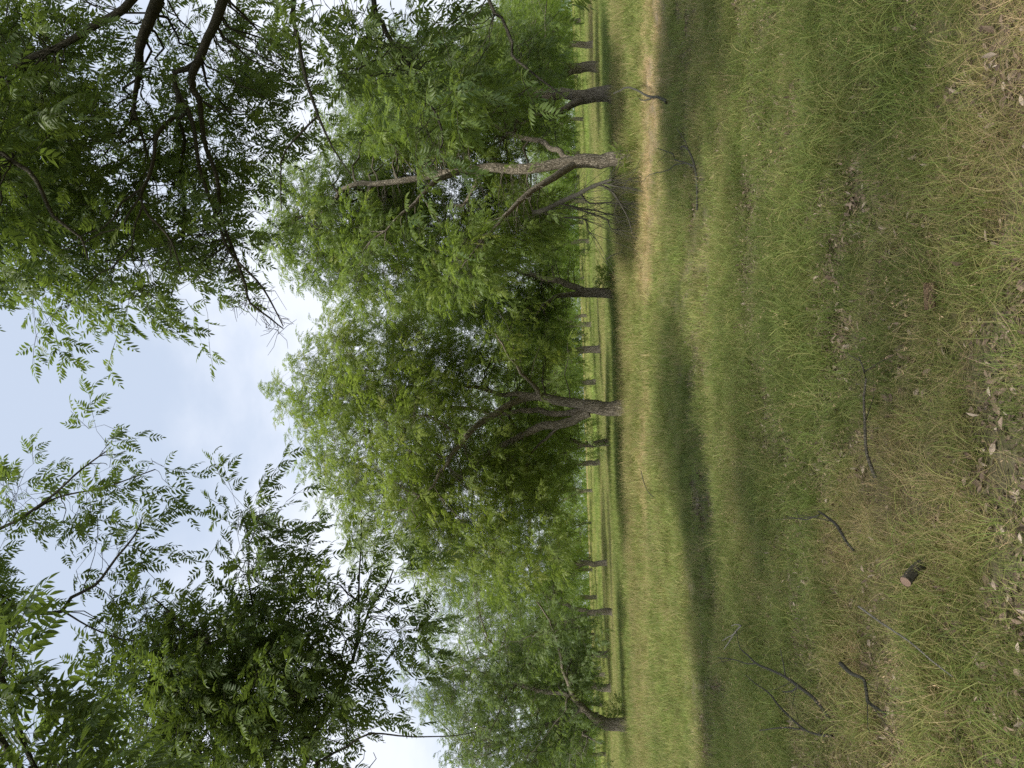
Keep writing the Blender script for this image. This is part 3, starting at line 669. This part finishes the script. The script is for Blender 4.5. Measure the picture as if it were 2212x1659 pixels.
tree(tb+[0, 0, .05], L, [(60, 300, 130, 300, 0, 1.3), (200, 380, 170, 230, .6, 1.2), (130, 600, 110, 75, -.3, .8), (280, 650, 80, 60, -.4, .7), (340, 560, 90, 90, 0, .9), (440, 220, 130, 200, 1.3, 1.1), (560, 170, 110, 150, .9, 1.1),
     (700, 90, 90, 100, -.8, .9), (830, 130, 110, 90, -1, .9), (960, 110, 90, 80, -1.3, .8), (1080, 90, 60, 70, -1.6, .7), (930, 250, 60, 70, -1.2, .6), (400, 420, 110, 140, 1, 1), (40, 60, 120, 140, 0, 1.4),
     (-120, 300, 130, 350, -1, 1.8)],
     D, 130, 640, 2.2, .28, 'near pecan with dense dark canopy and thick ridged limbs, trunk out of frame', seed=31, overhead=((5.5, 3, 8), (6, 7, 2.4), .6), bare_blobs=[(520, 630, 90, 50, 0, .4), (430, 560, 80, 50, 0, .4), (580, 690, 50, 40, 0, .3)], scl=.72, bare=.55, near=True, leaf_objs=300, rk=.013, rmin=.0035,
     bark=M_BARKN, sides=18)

# bare dead twigs among it
# --- near tree on the left (bottom left of the picture)
D = 8.2
tb = np.array([-6.8, 7.4, 0.]); tb[2] = float(ground_z(tb[0], tb[1]))-.05
L = [(np.array([tb, tb+[.1, 0, 1.4], tb+[.1, .1, 3.6], tb+[-.1, .2, 6.4], tb+[.2, -.6, 9.5]]), np.array([.36, .33, .28, .2, .08])),
     from_trunk(3.6, PL(D, [(564, 1680, 13), (560, 1578, 12), (547, 1540, 11), (513, 1516, 10), (478, 1465, 9), (465, 1414, 8), (431, 1369, 7), (383, 1332, 5), (330, 1290, 3)])),
     PL(D, [(549, 1545, 9), (520, 1465, 6, .2), (530, 1414, 5, .3), (543, 1311, 4, .4), (537, 1174, 3, .5), (520, 1100, 2, .5)]),
     from_trunk(3.0, PL(D, [(663, 1680, 12), (684, 1578, 11), (725, 1516, 10), (752, 1431, 8), (763, 1424, 8), (781, 1345, 6), (781, 1250, 4, .2), (781, 1123, 2.5, .3)])),
     PL(D, [(765, 1415, 6), (800, 1320, 5, .2), (832, 1270, 4, .3), (850, 1230, 2.5, .3)]),
     from_trunk(4.2, PL(7.9, [(455, 1680, 10), (410, 1598, 8), (380, 1530, 6), (330, 1470, 4)])),
     from_trunk(6.0, PL(7.7, [(-60, 1480, 14), (-20, 1370, 13), (10, 1315, 12), (31, 1305, 11), (68, 1321, 10), (130, 1318, 9), (154, 1287, 8), (205, 1260, 7), (256, 1208, 5), (290, 1157, 4), (308, 1116, 2.5)])),
     PL(7.7, [(132, 1318, 5), (171, 1342, 4), (246, 1376, 3.5), (308, 1386, 2.5)]),
     PL(7.7, [(68, 1321, 5), (64, 1345, 3.5), (40, 1362, 2.5), (20, 1390, 1.6)]),
     from_trunk(6.8, PL(8.5, [(-60, 1260, 10), (-30, 1165, 9), (0, 1140, 8), (34, 1126, 7), (68, 1106, 7), (143, 1048, 5), (191, 1004, 4), (232, 973, 2.5)])),
     PL(8.5, [(75, 1102, 5), (120, 1075, 4), (191, 1062, 4), (250, 1045, 3), (335, 1014, 2.5)]),
     from_trunk(2.6, PL(7.7, [(702, 1680, 8), (702, 1639, 5), (753, 1615, 5), (804, 1588, 4), (893, 1596, 3), (975, 1591, 2.2), (1027, 1581, 1.5)]))]
tree(tb+[0, 0, .05], L, [(480, 1420, 140, 120, 0, .9), (400, 1560, 150, 90, 0, 1), (620, 1530, 110, 110, 0, 1), (330, 1420, 90, 90, 0, .8), (560, 1250, 70, 110, .3, .7), (545, 1110, 50, 50, .3, .4), (720, 1390, 70, 80, .1, .7),
     (790, 1290, 50, 60, .2, .5), (815, 1110, 20, 25, .3, .25), (700, 1300, 35, 45, .2, .4), (740, 1600, 100, 50, -.1, .8), (250, 1200, 60, 50, -.4, .4), (860, 1240, 60, 30, .3, .3), (850, 1340, 60, 60, .2, .5), (900, 1290, 25, 40, .2, .3), (800, 1180, 30, 40, .3, .3),
     (250, 950, 35, 50, .4, .3), (200, 1020, 60, 45, .4, .4), (335, 1015, 30, 35, .4, .25), (90, 1120, 80, 50, .3, .5), (30, 1060, 40, 50, .4, .4), (200, 1110, 50, 35, .2, .35),
     (300, 1340, 70, 50, -.3, .5), (-150, 1400, 120, 250, 0, 1.6), (520, 1640, 120, 60, 0, 1), (280, 1550, 50, 80, 0, .6)],
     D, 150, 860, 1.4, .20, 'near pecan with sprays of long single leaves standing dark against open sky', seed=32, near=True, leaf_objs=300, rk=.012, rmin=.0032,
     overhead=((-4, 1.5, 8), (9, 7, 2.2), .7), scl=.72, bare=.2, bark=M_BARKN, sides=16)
# --- closer tree whose leaves dip in at the very corner
D = 4.6
tb = np.array([-5.2, 2.2, 0.]); tb[2] = float(ground_z(tb[0], tb[1]))-.05
L = [(np.array([tb, tb+[.1, 0, 1.6], tb+[0, .1, 3.8], tb+[.2, .2, 6.5]]), np.array([.22, .2, .16, .06])),
     from_trunk(3.6, PL(D, [(170, 1760, 6), (110, 1690, 5), (60, 1620, 4), (20, 1560, 2.5)])),
     from_trunk(4.4, PL(D, [(-40, 1640, 6), (-30, 1540, 5), (-10, 1460, 4), (20, 1415, 2.5)]))]
tree(tb+[0, 0, .05], L, [(60, 1640, 70, 40, 0, .3), (10, 1405, 40, 22, 0, .15), (130, 1670, 70, 30, 0, .3), (230, 1690, 50, 20, 0, .2)],
     D, 12, 28, 1.3, .09, 'nearest tree, a few large broad leaves dipping into the very corner of the sky', seed=33, near=True, leaf_objs=60, rk=.010, rmin=.0028,
     scl=.95, bark=M_BARKN, sides=14)

# ------------------------------------------------------------------ fallen sticks and dead branches
def stick(name, label, pieces, material, cat='fallen branch', group=None, twigs=0, seed=0, on_ground=True, D=None):
    """pieces: photo polylines (px, py, width px, lift above the ground m) each one branch part"""
    rs = np.random.RandomState(seed); built = []
    for pc in pieces:
        P = []; r_ = []
        for q in pc:
            v = ghit(q[0], q[1], q[3]+.055) if D is None else pix(q[0], q[1], D+q[3])
            P.append(list(v)); r_.append(max(.0016, q[2]/2*v.y/(FPX/S)))
        built.append(resample(np.array(P), np.array(r_), .05 if D is None else .12, wob=.015 if D is None else .05, rs=rs))
    b0 = built[0][0][0]
    root = empty(name, tuple(b0), label=label, cat=cat, group=group)
    for i, (Q, rr) in enumerate(built):
        V, F_ = tubes(Q[None], rr[None], 8, rough=.1, seed=seed+i)
        mesh_np('stem' if i == 0 else 'side_branch', V, F_, material, root)
    if twigs:
        nodes = np.concatenate([b[0] for b in built]); nd = np.concatenate([np.gradient(b[0], axis=0) for b in built]); nr = np.concatenate([b[1] for b in built])
        k = rs.choice(len(nodes), twigs); Lg = rs.uniform(.4, 1, (twigs, 1))*(.35 if D is None else .9)
        d = nd[k]/(np.linalg.norm(nd[k], axis=1, keepdims=True)+1e-9)+rs.normal(0, .7, (twigs, 3)); d[:, 2] -= (.0 if D is None else .5)
        T = nodes[k]+d*Lg
        P3 = np.stack([nodes[k], (nodes[k]+T)/2+rs.normal(0, .08, (twigs, 3))*Lg, T], 1)
        V, F_ = tubes(P3, np.tile([.006, .004, .002], (twigs, 1))*(1.6 if D else .6), 3)
        o_ = mesh_np('twigs', V, F_, material, root); o_['kind'] = 'stuff'
    return root
stick('dead_branch', 'twisted bare dead limb hanging down to the grass in a fan of twigs',
      [[(1150, 458, 9, 0), (1178, 454, 10, 0), (1217, 434, 10, 0), (1250, 419, 9, -.2), (1275, 405, 8, -.3), (1305, 393, 7, -.4), (1322, 388, 5, -.5)],
       [(1290, 398, 5, -.3), (1320, 412, 4, -.3), (1345, 450, 3.5, -.2), (1360, 480, 2.5, -.1), (1366, 505, 2, 0)],
       [(1300, 395, 4, -.3), (1335, 402, 3, -.5), (1354, 405, 2, -.7)],
       [(1255, 420, 5, -.2), (1275, 440, 4, 0), (1318, 438, 3, .1), (1352, 446, 2, .2)],
       [(1210, 440, 5, 0), (1262, 452, 4, .2), (1300, 458, 3, .3), (1345, 470, 2, .3)],
       [(1235, 446, 4, 0), (1285, 465, 3.5, .2), (1312, 474, 2.5, .2), (1318, 492, 2.2, .2), (1355, 500, 1.6, .2)],
       [(1178, 462, 5, 0), (1215, 470, 4, .3), (1262, 474, 3, .3), (1268, 495, 2, .3), (1290, 520, 1.6, .3)]],
      M_DEAD, cat='dead branch', twigs=130, seed=5, D=19.3)
stick('fallen_branch', 'thin bent dead stick rising out of the grass in front of the stout forked tree',
      [[(1441, 221, 9, .03), (1434, 215, 7, .06), (1416, 209, 5.5, .12), (1399, 207, 4.5, .18), (1378, 196, 4, .28), (1357, 189, 3.5, .4), (1340, 195, 3, .5), (1326, 202, 3, .56)],
       [(1412, 208, 4, .14), (1400, 215, 3, .12), (1385, 216, 2, .08), (1376, 205, 1.4, .04)]], M_DEAD, seed=6)
stick('fallen_branch', 'forked dark branch lying in green grass nearest the tall dark trunk',
      [[(1506, 453, 5, .03), (1506, 420, 5, .05), (1506, 392, 5.5, .07), (1501, 358, 4.5, .10), (1489, 327, 4, .12), (1474, 316, 4, .14), (1470, 322, 2, .14)],
       [(1501, 360, 4, .1), (1480, 352, 3, .14), (1458, 345, 2.5, .2), (1453, 333, 2, .22), (1422, 321, 1.6, .2)],
       [(1480, 352, 2.5, .14), (1457, 356, 2, .16), (1441, 368, 1.8, .16), (1402, 378, 1.5, .12), (1390, 392, 1.2, .08)],
       [(1489, 329, 2, .12), (1478, 300, 1.6, .2), (1462, 278, 1.2, .25)]], M_DEAD, seed=7, twigs=6)
stick('fallen_branch', 'arched thin leafless branch between the hanging dead limb and the slim dark tree',
      [[(1361, 523, 3, .02), (1350, 530, 3, .12), (1340, 546, 2.6, .22), (1325, 550, 2.2, .4), (1310, 560, 1.8, .5)],
       [(1345, 545, 2.4, .2), (1352, 556, 2, .12), (1350, 575, 1.6, .06)]], M_DEAD, seed=8, twigs=6)
stick('fallen_branch', 'long slender stick lying across dry grass below the middle of the meadow',
      [[(1891, 1031, 8, .03), (1872, 979, 6.5, .10), (1867, 914, 5.5, .13), (1864, 860, 5, .14), (1869, 819, 4, .14), (1862, 790, 3, .14), (1855, 771, 2, .12)]], M_TWIG, seed=9, twigs=3)
stick('fallen_branch', 'long dark branch with side twigs, larger of two slanting out of the grass',
      [[(1799, 1562, 5, .02), (1761, 1511, 7, .08), (1724, 1481, 7, .11), (1697, 1462, 6, .13), (1665, 1448, 5, .15), (1635, 1433, 4.5, .17), (1615, 1415, 3, .19), (1598, 1398, 2, .2), (1590, 1360, 1.2, .2)],
       [(1697, 1462, 3, .13), (1692, 1430, 2.2, .18), (1685, 1400, 1.5, .22)],
       [(1724, 1481, 4, .11), (1714, 1492, 4, .12), (1700, 1495, 3.5, .12), (1690, 1493, 2.5, .12)],
       [(1635, 1433, 3, .17), (1612, 1433, 2.6, .17), (1580, 1424, 2, .18), (1550, 1420, 1.4, .16)]], M_DEAD, seed=10, twigs=4)
stick('fallen_branch', 'thinner dark branch lying alongside the larger slanting branch',
      [[(1799, 1590, 6, .03), (1768, 1588, 5, .07), (1737, 1576, 4.5, .10), (1703, 1545, 4, .12), (1680, 1520, 3.5, .13), (1662, 1498, 3, .14), (1630, 1475, 2, .14), (1611, 1458, 1.5, .12)],
       [(1737, 1576, 4, .1), (1690, 1574, 3, .12), (1640, 1578, 2, .12)]], M_DEAD, seed=11, twigs=4)
stick('fallen_branch', 'short dark forked stick just past the cut log stub',
      [[(1845, 1190, 5, .03), (1826, 1167, 6, .07), (1809, 1137, 6, .10), (1790, 1120, 5, .11), (1768, 1104, 3, .10)],
       [(1770, 1112, 3, .1), (1745, 1122, 3, .1), (1730, 1122, 2.5, .1), (1700, 1116, 1.6, .08)]], M_DEAD, seed=12, twigs=3)
stick('fallen_branch', 'knobby dark stick bending through long grass beyond the pale twig',
      [[(1816, 1433, 9, .05), (1840, 1455, 8, .07), (1868, 1470, 6, .06), (1874, 1515, 7, .06), (1895, 1530, 5, .05), (1915, 1545, 3, .04)]], M_DEAD, seed=13, twigs=4)
stick('fallen_branch', 'very long straight bleached twig pointing away from the log stub',
      [[(1855, 1310, 4.5, .12), (1900, 1342, 4, .12), (1969, 1389, 3.5, .12), (2010, 1425, 3, .10), (2058, 1462, 2, .08)]], M_PALE, seed=14)
stick('fallen_branch', 'small pale forked twig in brown grass, the farthest bleached one',
      [[(1601, 1351, 3.5, .16), (1585, 1372, 3, .15), (1564, 1402, 2, .13)], [(1590, 1366, 2.5, .15), (1575, 1376, 2, .14), (1560, 1384, 1.5, .12)], [(1601, 1351, 2.5, .16), (1590, 1349, 2, .18), (1580, 1352, 1.5, .18)]], M_PALE, seed=15)
stick('fallen_branch', 'slim lone twig on sunny grass straight in front of the thin dark trunk',
      [[(1411, 1074, 1.6, .05), (1400, 1062, 2, .12), (1390, 1040, 2, .2), (1385, 1018, 1.6, .26)]], M_DEAD, seed=16)
# cut log stub
def log_stub():
    b = np.array(ghit(2004, 1208, .03)); a = np.array(pix(1955, 1257, b[1]-.10)); d = unit(b-a)
    root = empty('log', tuple(a), label='short cut log stub with mossy bark and reddish sawn end, lying in long grass', cat='log')
    Q, rr = resample(np.array([a, (a+b)/2+[0, 0, .01], b]), np.array([.027, .026, .023]), .012, 0)
    V, F_ = tubes(Q[None], rr[None], 22, rough=.12, seed=3); mesh_np('bark', V, F_, M_TWIG, root)
    s_ = unit(np.cross(d, [0, 0, 1.])); u_ = np.cross(s_, d); th = np.linspace(0, 2*np.pi, 20, endpoint=False)
    rim = np.array([a+d*.002+(s_*math.cos(q)+u_*math.sin(q))*.026 for q in th]); V = np.vstack([[a-d*.003], rim])
    mesh_np('sawn_end', V, np.array([(0, 1+i, 1+(i+1) % 20) for i in range(20)]), M_CUT, root, smooth=False)
log_stub()
# piece of fallen bark
def bark_piece():
    a = np.array(ghit(2008, 640, .07)); root = empty('bark_chip', tuple(a), label='curled brown slab of fallen bark on the bare leaf litter patch', cat='bark')
    u = np.linspace(-1, 1, 9); v = np.linspace(-1, 1, 13); X, Y = np.meshgrid(u, v)
    w = .022*np.sqrt(np.clip(1.05-Y**2*.75, 0, 1))*(1+.25*(vnoise(Y*3+5, X*0+2)-.5))
    top = np.stack([a[0]+Y*.062, a[1]+X*w*.6, a[2]+.012*(1-X**2)+X*.018+.004*vnoise(X*4, Y*5)], -1).reshape(-1, 3)
    bot = top-[0, -.002, .006]; i = np.arange(117).reshape(13, 9)
    Q = np.stack([i[:-1, :-1], i[:-1, 1:], i[1:, 1:], i[1:, :-1]], -1).reshape(-1, 4)
    ring = np.r_[i[0], i[1:, -1], i[-1, :-1][::-1], i[1:-1, 0][::-1]]
    S_ = np.stack([ring, np.roll(ring, -1), np.roll(ring, -1)+117, ring+117], -1)
    mesh_np('slab', np.vstack([top, bot]), np.vstack([Q, Q[:, ::-1]+117, S_]), bark_mat('bark_chip', (.20, .12, .07), (.36, .24, .15), 5), root)
bark_piece()
# small dark bush in the shade beside the slim tree
def bush(px, py, D, n, r_, hgt, label, seed):
    rs = np.random.RandomState(seed); b = pix(px, py, D); b.z = float(ground_z(b.x, b.y))
    root = empty('bush', tuple(b), label=label, cat='bush')
    e = rs.normal(0, 1, (n, 3)); e /= np.linalg.norm(e, axis=1, keepdims=True); e *= rs.rand(n, 1)**.4
    T = np.array(b)+e*[r_, r_, hgt/2]+[0, 0, hgt*.55]; src = np.array(b)+rs.normal(0, .06, (n, 3))*[1, 1, 0]
    P = np.stack([src, (src+T)/2+rs.normal(0, .05, (n, 3))+[0, 0, .08], T], 1)
    V, F_ = tubes(P, np.tile([.01, .007, .003], (n, 1)), 4); s_ = mesh_np('stems', V, F_, M_DEAD, root); s_['kind'] = 'stuff'
    scatter('foliage', 'spray', T, euler_of(T-src, rs, .6), rs.uniform(.5, .8, n), parent=root)
bush(1322, 596, 31, 46, .42, .75, 'small dark bush in the shaded grass beside the slim forked trunk', 41)
bush(1330, 1535, 31, 26, .35, .9, 'low leafy sprout at the foot of the crooked leaning tree', 42)
bush(1385, 330, 20.2, 14, .25, .35, 'little tuft of suckers round the foot of the tall dark trunk', 43)

# ------------------------------------------------------------------ grass, straw and litter
def clump(rs, n, rad, hl, wl, lean, curl, segs, flat=0., seed_head=0.):
    Vs = []; Ts = []; B = []; o_ = 0
    for i in range(n):
        a = rs.rand()*6.283; rr_ = rad*rs.rand()**.5; p0 = np.array([math.cos(a)*rr_, math.sin(a)*rr_, -.01])
        h = rs.uniform(*hl); w = rs.uniform(*wl)/2; az = rs.rand()*6.283 if rs.rand() < .55 else a+rs.normal(0, .5)
        ln = rs.uniform(*lean); el = math.pi/2-ln; cu = rs.uniform(*curl); b_ = rs.rand()
        side = np.array([-math.sin(az+rs.uniform(-.6, .6)), math.cos(az), 0]); side = unit(side)
        pts = [p0]; e = el; st = h/segs; ydr = rs.normal(0, .25)
        for s_ in range(segs):
            az2 = az+ydr*s_; pts.append(pts[-1]+st*np.array([math.cos(az2)*math.cos(e), math.sin(az2)*math.cos(e), math.sin(e)])); e -= cu/segs*(1+s_*.5)
        pts = np.array(pts); pts[:, 2] = np.maximum(pts[:, 2], .004+.02*b_ if flat else -.02)
        V = []
        for s_ in range(segs): ww = w*(1-.55*(s_/segs)**1.5); V += [pts[s_]-side*ww, pts[s_]+side*ww]
        V.append(pts[-1]); k = segs
        T = []
        for s_ in range(segs-1): q = 2*s_; T += [(q, q+1, q+3), (q, q+3, q+2)]
        T.append((2*segs-2, 2*segs-1, 2*segs))
        Vs.append(np.array(V)); Ts.append(np.array(T)+o_); B.append(np.full(len(V), b_)); o_ += len(V)
        if rs.rand() < seed_head:       # spikelets along the top
            for q in range(4):
                c_ = pts[-1]*(1-.12*q)+pts[-2]*.12*q; d = unit(pts[-1]-pts[-2]+rs.normal(0, .4, 3)); s2 = unit(np.cross(d, rs.normal(0, 1, 3)))
                V = np.array([c_, c_+d*.008+s2*.0022, c_+d*.017, c_+d*.008-s2*.0022]); T = np.array([(0, 1, 2), (0, 2, 3)])
                Vs.append(V); Ts.append(T+o_); B.append(np.full(4, .97)); o_ += 4
    return mesh_np('clump', np.concatenate(Vs), np.concatenate(Ts), M_GRASS, smooth=False, link=False, attrs={'b': np.concatenate(B)})
rs = np.random.RandomState(77)
lib = []
for _ in range(4): lib.append(clump(rs, 34, .10, (.10, .26), (.0022, .0042), (.1, .8), (.4, 1.6), 4))                    # 0-3 green tuft
for _ in range(4): lib.append(clump(rs, 46, .13, (.10, .26), (.0014, .0030), (.9, 1.5), (.1, 1.0), 3, flat=1))          # 4-7 lying thatch
for _ in range(3): lib.append(clump(rs, 16, .08, (.22, .42), (.0032, .0058), (.15, .9), (.8, 2.1), 6))                   # 8-10 long arching blades
for _ in range(3): lib.append(clump(rs, 12, .10, (.20, .38), (.0014, .0022), (.2, 1.1), (.3, 1.0), 4, seed_head=.8))     # 11-13 seed stalks
library('grass_near', lib)
lib = []
for _ in range(4): lib.append(clump(rs, 60, .24, (.12, .30), (.005, .009), (.05, .7), (.3, 1.3), 3))                     # 0-3
for _ in range(3): lib.append(clump(rs, 60, .26, (.10, .26), (.004, .007), (.7, 1.4), (.1, .8), 2, flat=1))              # 4-6 straw
for _ in range(2): lib.append(clump(rs, 40, .24, (.25, .45), (.003, .006), (.05, .5), (.2, .9), 3, seed_head=.6))        # 7-8
library('grass_mid', lib)
lib = []
for _ in range(4): lib.append(clump(rs, 90, .60, (.22, .46), (.012, .024), (.05, .6), (.3, 1.0), 2))
library('grass_far', lib)
def litter(rs):
    Vs = []; Ts = []; B = []; o_ = 0
    for i in range(34):
        a = rs.rand()*6.283; r_ = .17*rs.rand()**.5; c_ = np.array([math.cos(a)*r_, math.sin(a)*r_, rs.uniform(.003, .022)])
        d = unit(np.array([rs.normal(), rs.normal(), rs.normal()*.4])); nrm = unit(np.array([rs.normal()*.9, rs.normal()*.9, 1])); L_ = rs.uniform(.018, .055)
        V, T = leaflet(c_, d, nrm, L_, L_*rs.uniform(.12, .24), True); Vs.append(V); Ts.append(T+o_); B.append(np.full(len(V), rs.rand())); o_ += len(V)
    return mesh_np('litter', np.concatenate(Vs), np.concatenate(Ts), M_LITTER, smooth=False, link=False, attrs={'b': np.concatenate(B)})
library('litter', [litter(rs) for _ in range(5)])

def field(y0, y1, dens, margin=1.5, rs=RS):
    wmax = y1*.62+margin; n = int(dens*(y1-y0)*2*wmax)
    x = rs.uniform(-wmax, wmax, n); y = rs.uniform(y0, y1, n); k = np.abs(x) < y*.62+margin
    x = x[k]; y = y[k]; return x, y, ground_z(x, y)
def rots(n, tilt=.15, rs=RS): return np.stack([rs.normal(0, tilt, n), rs.normal(0, tilt, n), rs.rand(n)*6.283], 1)
def lay(x, y, z): return np.stack([x, y, z], 1)
# near
x, y, z = field(.8, 9.5, 270, 1.4); d = dry_map(x, y); b = bare_map(x, y); u = RS.rand(len(x)); hh = fbm(x, y, .8, 3, 33)
keep = u > b*.48
x, y, z, d, b, hh = [v[keep] for v in (x, y, z, d, b, hh)]; n = len(x); u = RS.rand(n)
pg = np.clip(.78-.62*d, .14, 1); pl = .26*sstep(.42, .58, hh)
idx = np.where(u < pg*.8, RS.randint(0, 4, n), np.where(u < pg*.8+pl, RS.randint(8, 11, n), np.where(u > .98, RS.randint(11, 14, n), RS.randint(4, 8, n))))
dd = np.where((idx < 4), .06+d*.75, np.where((idx > 3) & (idx < 8), .36+.42*d, np.where(idx > 10, .72, .16+.25*d)))
dd = np.clip(dd+RS.normal(0, .09, n), 0, 1)
tag(scatter('grass_near', 'grass_near', lay(x, y, z), rots(n, .22), RS.uniform(.65, 1.2, n)*(.50+.72*hh), idx=idx, dry=dd), 'long green and straw coloured grass tangled in the shaded foreground', 'grass')
x, y, z = field(.8, 12, 95, 1.4); k = RS.rand(len(x)) < .14+.55*bare_map(x, y); x, y, z = x[k], y[k], z[k]
tag(scatter('leaf_litter', 'litter', lay(x, y, z+.004), rots(len(x), .08), RS.uniform(.7, 1.2, len(x))), 'grey brown dead leaves lying on bare patches of the foreground', 'leaf litter')
gx, gy, gz = [np.concatenate(v) for v in zip(*FOOT)]
tag(scatter('tall_grass', 'grass_mid', lay(gx, gy, gz), rots(len(gx)), RS.uniform(1.0, 1.7, len(gx)), idx=RS.choice([0, 1, 2, 3, 7, 8], len(gx)), dry=RS.uniform(0, .4, len(gx))), 'uncut taller grass standing round the feet of the trunks', 'grass')
# middle
x, y, z = field(7.5, 26, 46, 2.5); d = dry_map(x, y)*.7; s_ = straw_map(x, y); n = len(x); u = RS.rand(n)
thin = np.where(y < 9, 1, 1.)
pf = np.clip(.16+.66*np.maximum(s_, d*.35), 0, .9)
idx = np.where(u < pf, RS.randint(4, 7, n), np.where(u > .94-.25*sstep(20, 24, y)*(1-s_), RS.randint(7, 9, n), RS.randint(0, 4, n)))
dd = np.where((idx > 3) & (idx < 7), .30+.65*np.maximum(d, s_), np.where(idx > 6, .40, .10+d*.9)); dd = np.clip(dd+RS.normal(0, .08, n), 0, 1)
tag(scatter('grass_middle', 'grass_mid', lay(x, y, z), rots(n, .24), RS.uniform(.5, 1.2, n)*(1-.35*s_)*(.62+.5*sstep(7, 22, y))*(.55+.9*fbm(x, y, .7, 3, 44)), idx=idx, dry=dd), 'mown tan strip and mixed green grass in front of the trees', 'grass')
# beyond the strip: taller green meadow
x, y, z = field(24, 75, 8, 6); n = len(x); d = dry_map(x, y)
tag(scatter('grass_meadow', 'grass_far', lay(x, y, z), rots(n, .08), RS.uniform(.7, 1.05, n)*.85, dry=np.clip(d*.7+.05+.12*RS.rand(n)+.6*(fbm(x*.25, y, 5, 3, 14)-.4), 0, 1)), 'tall fresh green meadow grass under and between the trees', 'grass')
x, y, z = field(72, 210, .55, 20); n = len(x); d = dry_map(x, y)
tag(scatter('grass_distance', 'grass_far', lay(x, y, z), rots(n, .05), RS.uniform(1.3, 2.0, n)*.75, dry=np.clip(d*.8+.02+.16*RS.rand(n), 0, 1)), 'distant pale green meadow grass below the last trees', 'grass')
# woods behind the orchard rows
rs = np.random.RandomState(5); nw = 10000
a_ = np.radians(rs.uniform(38, 142, nw)); r_ = rs.uniform(190, 240, nw)
hgt = 9+6*fbm(a_*100, r_*.05, 7, 3, 2); h = 1.5+rs.rand(nw)**1.6*hgt
P = np.stack([np.cos(a_)*r_, np.sin(a_)*r_, h], 1)
wd = scatter('woods', 'far_spray', P, euler_of(rs.normal(0, 1, (nw, 3)), rs, .5), rs.uniform(3, 6, nw)); tag(wd, 'far band of woods closing the view behind the last pecan rows', 'woods')
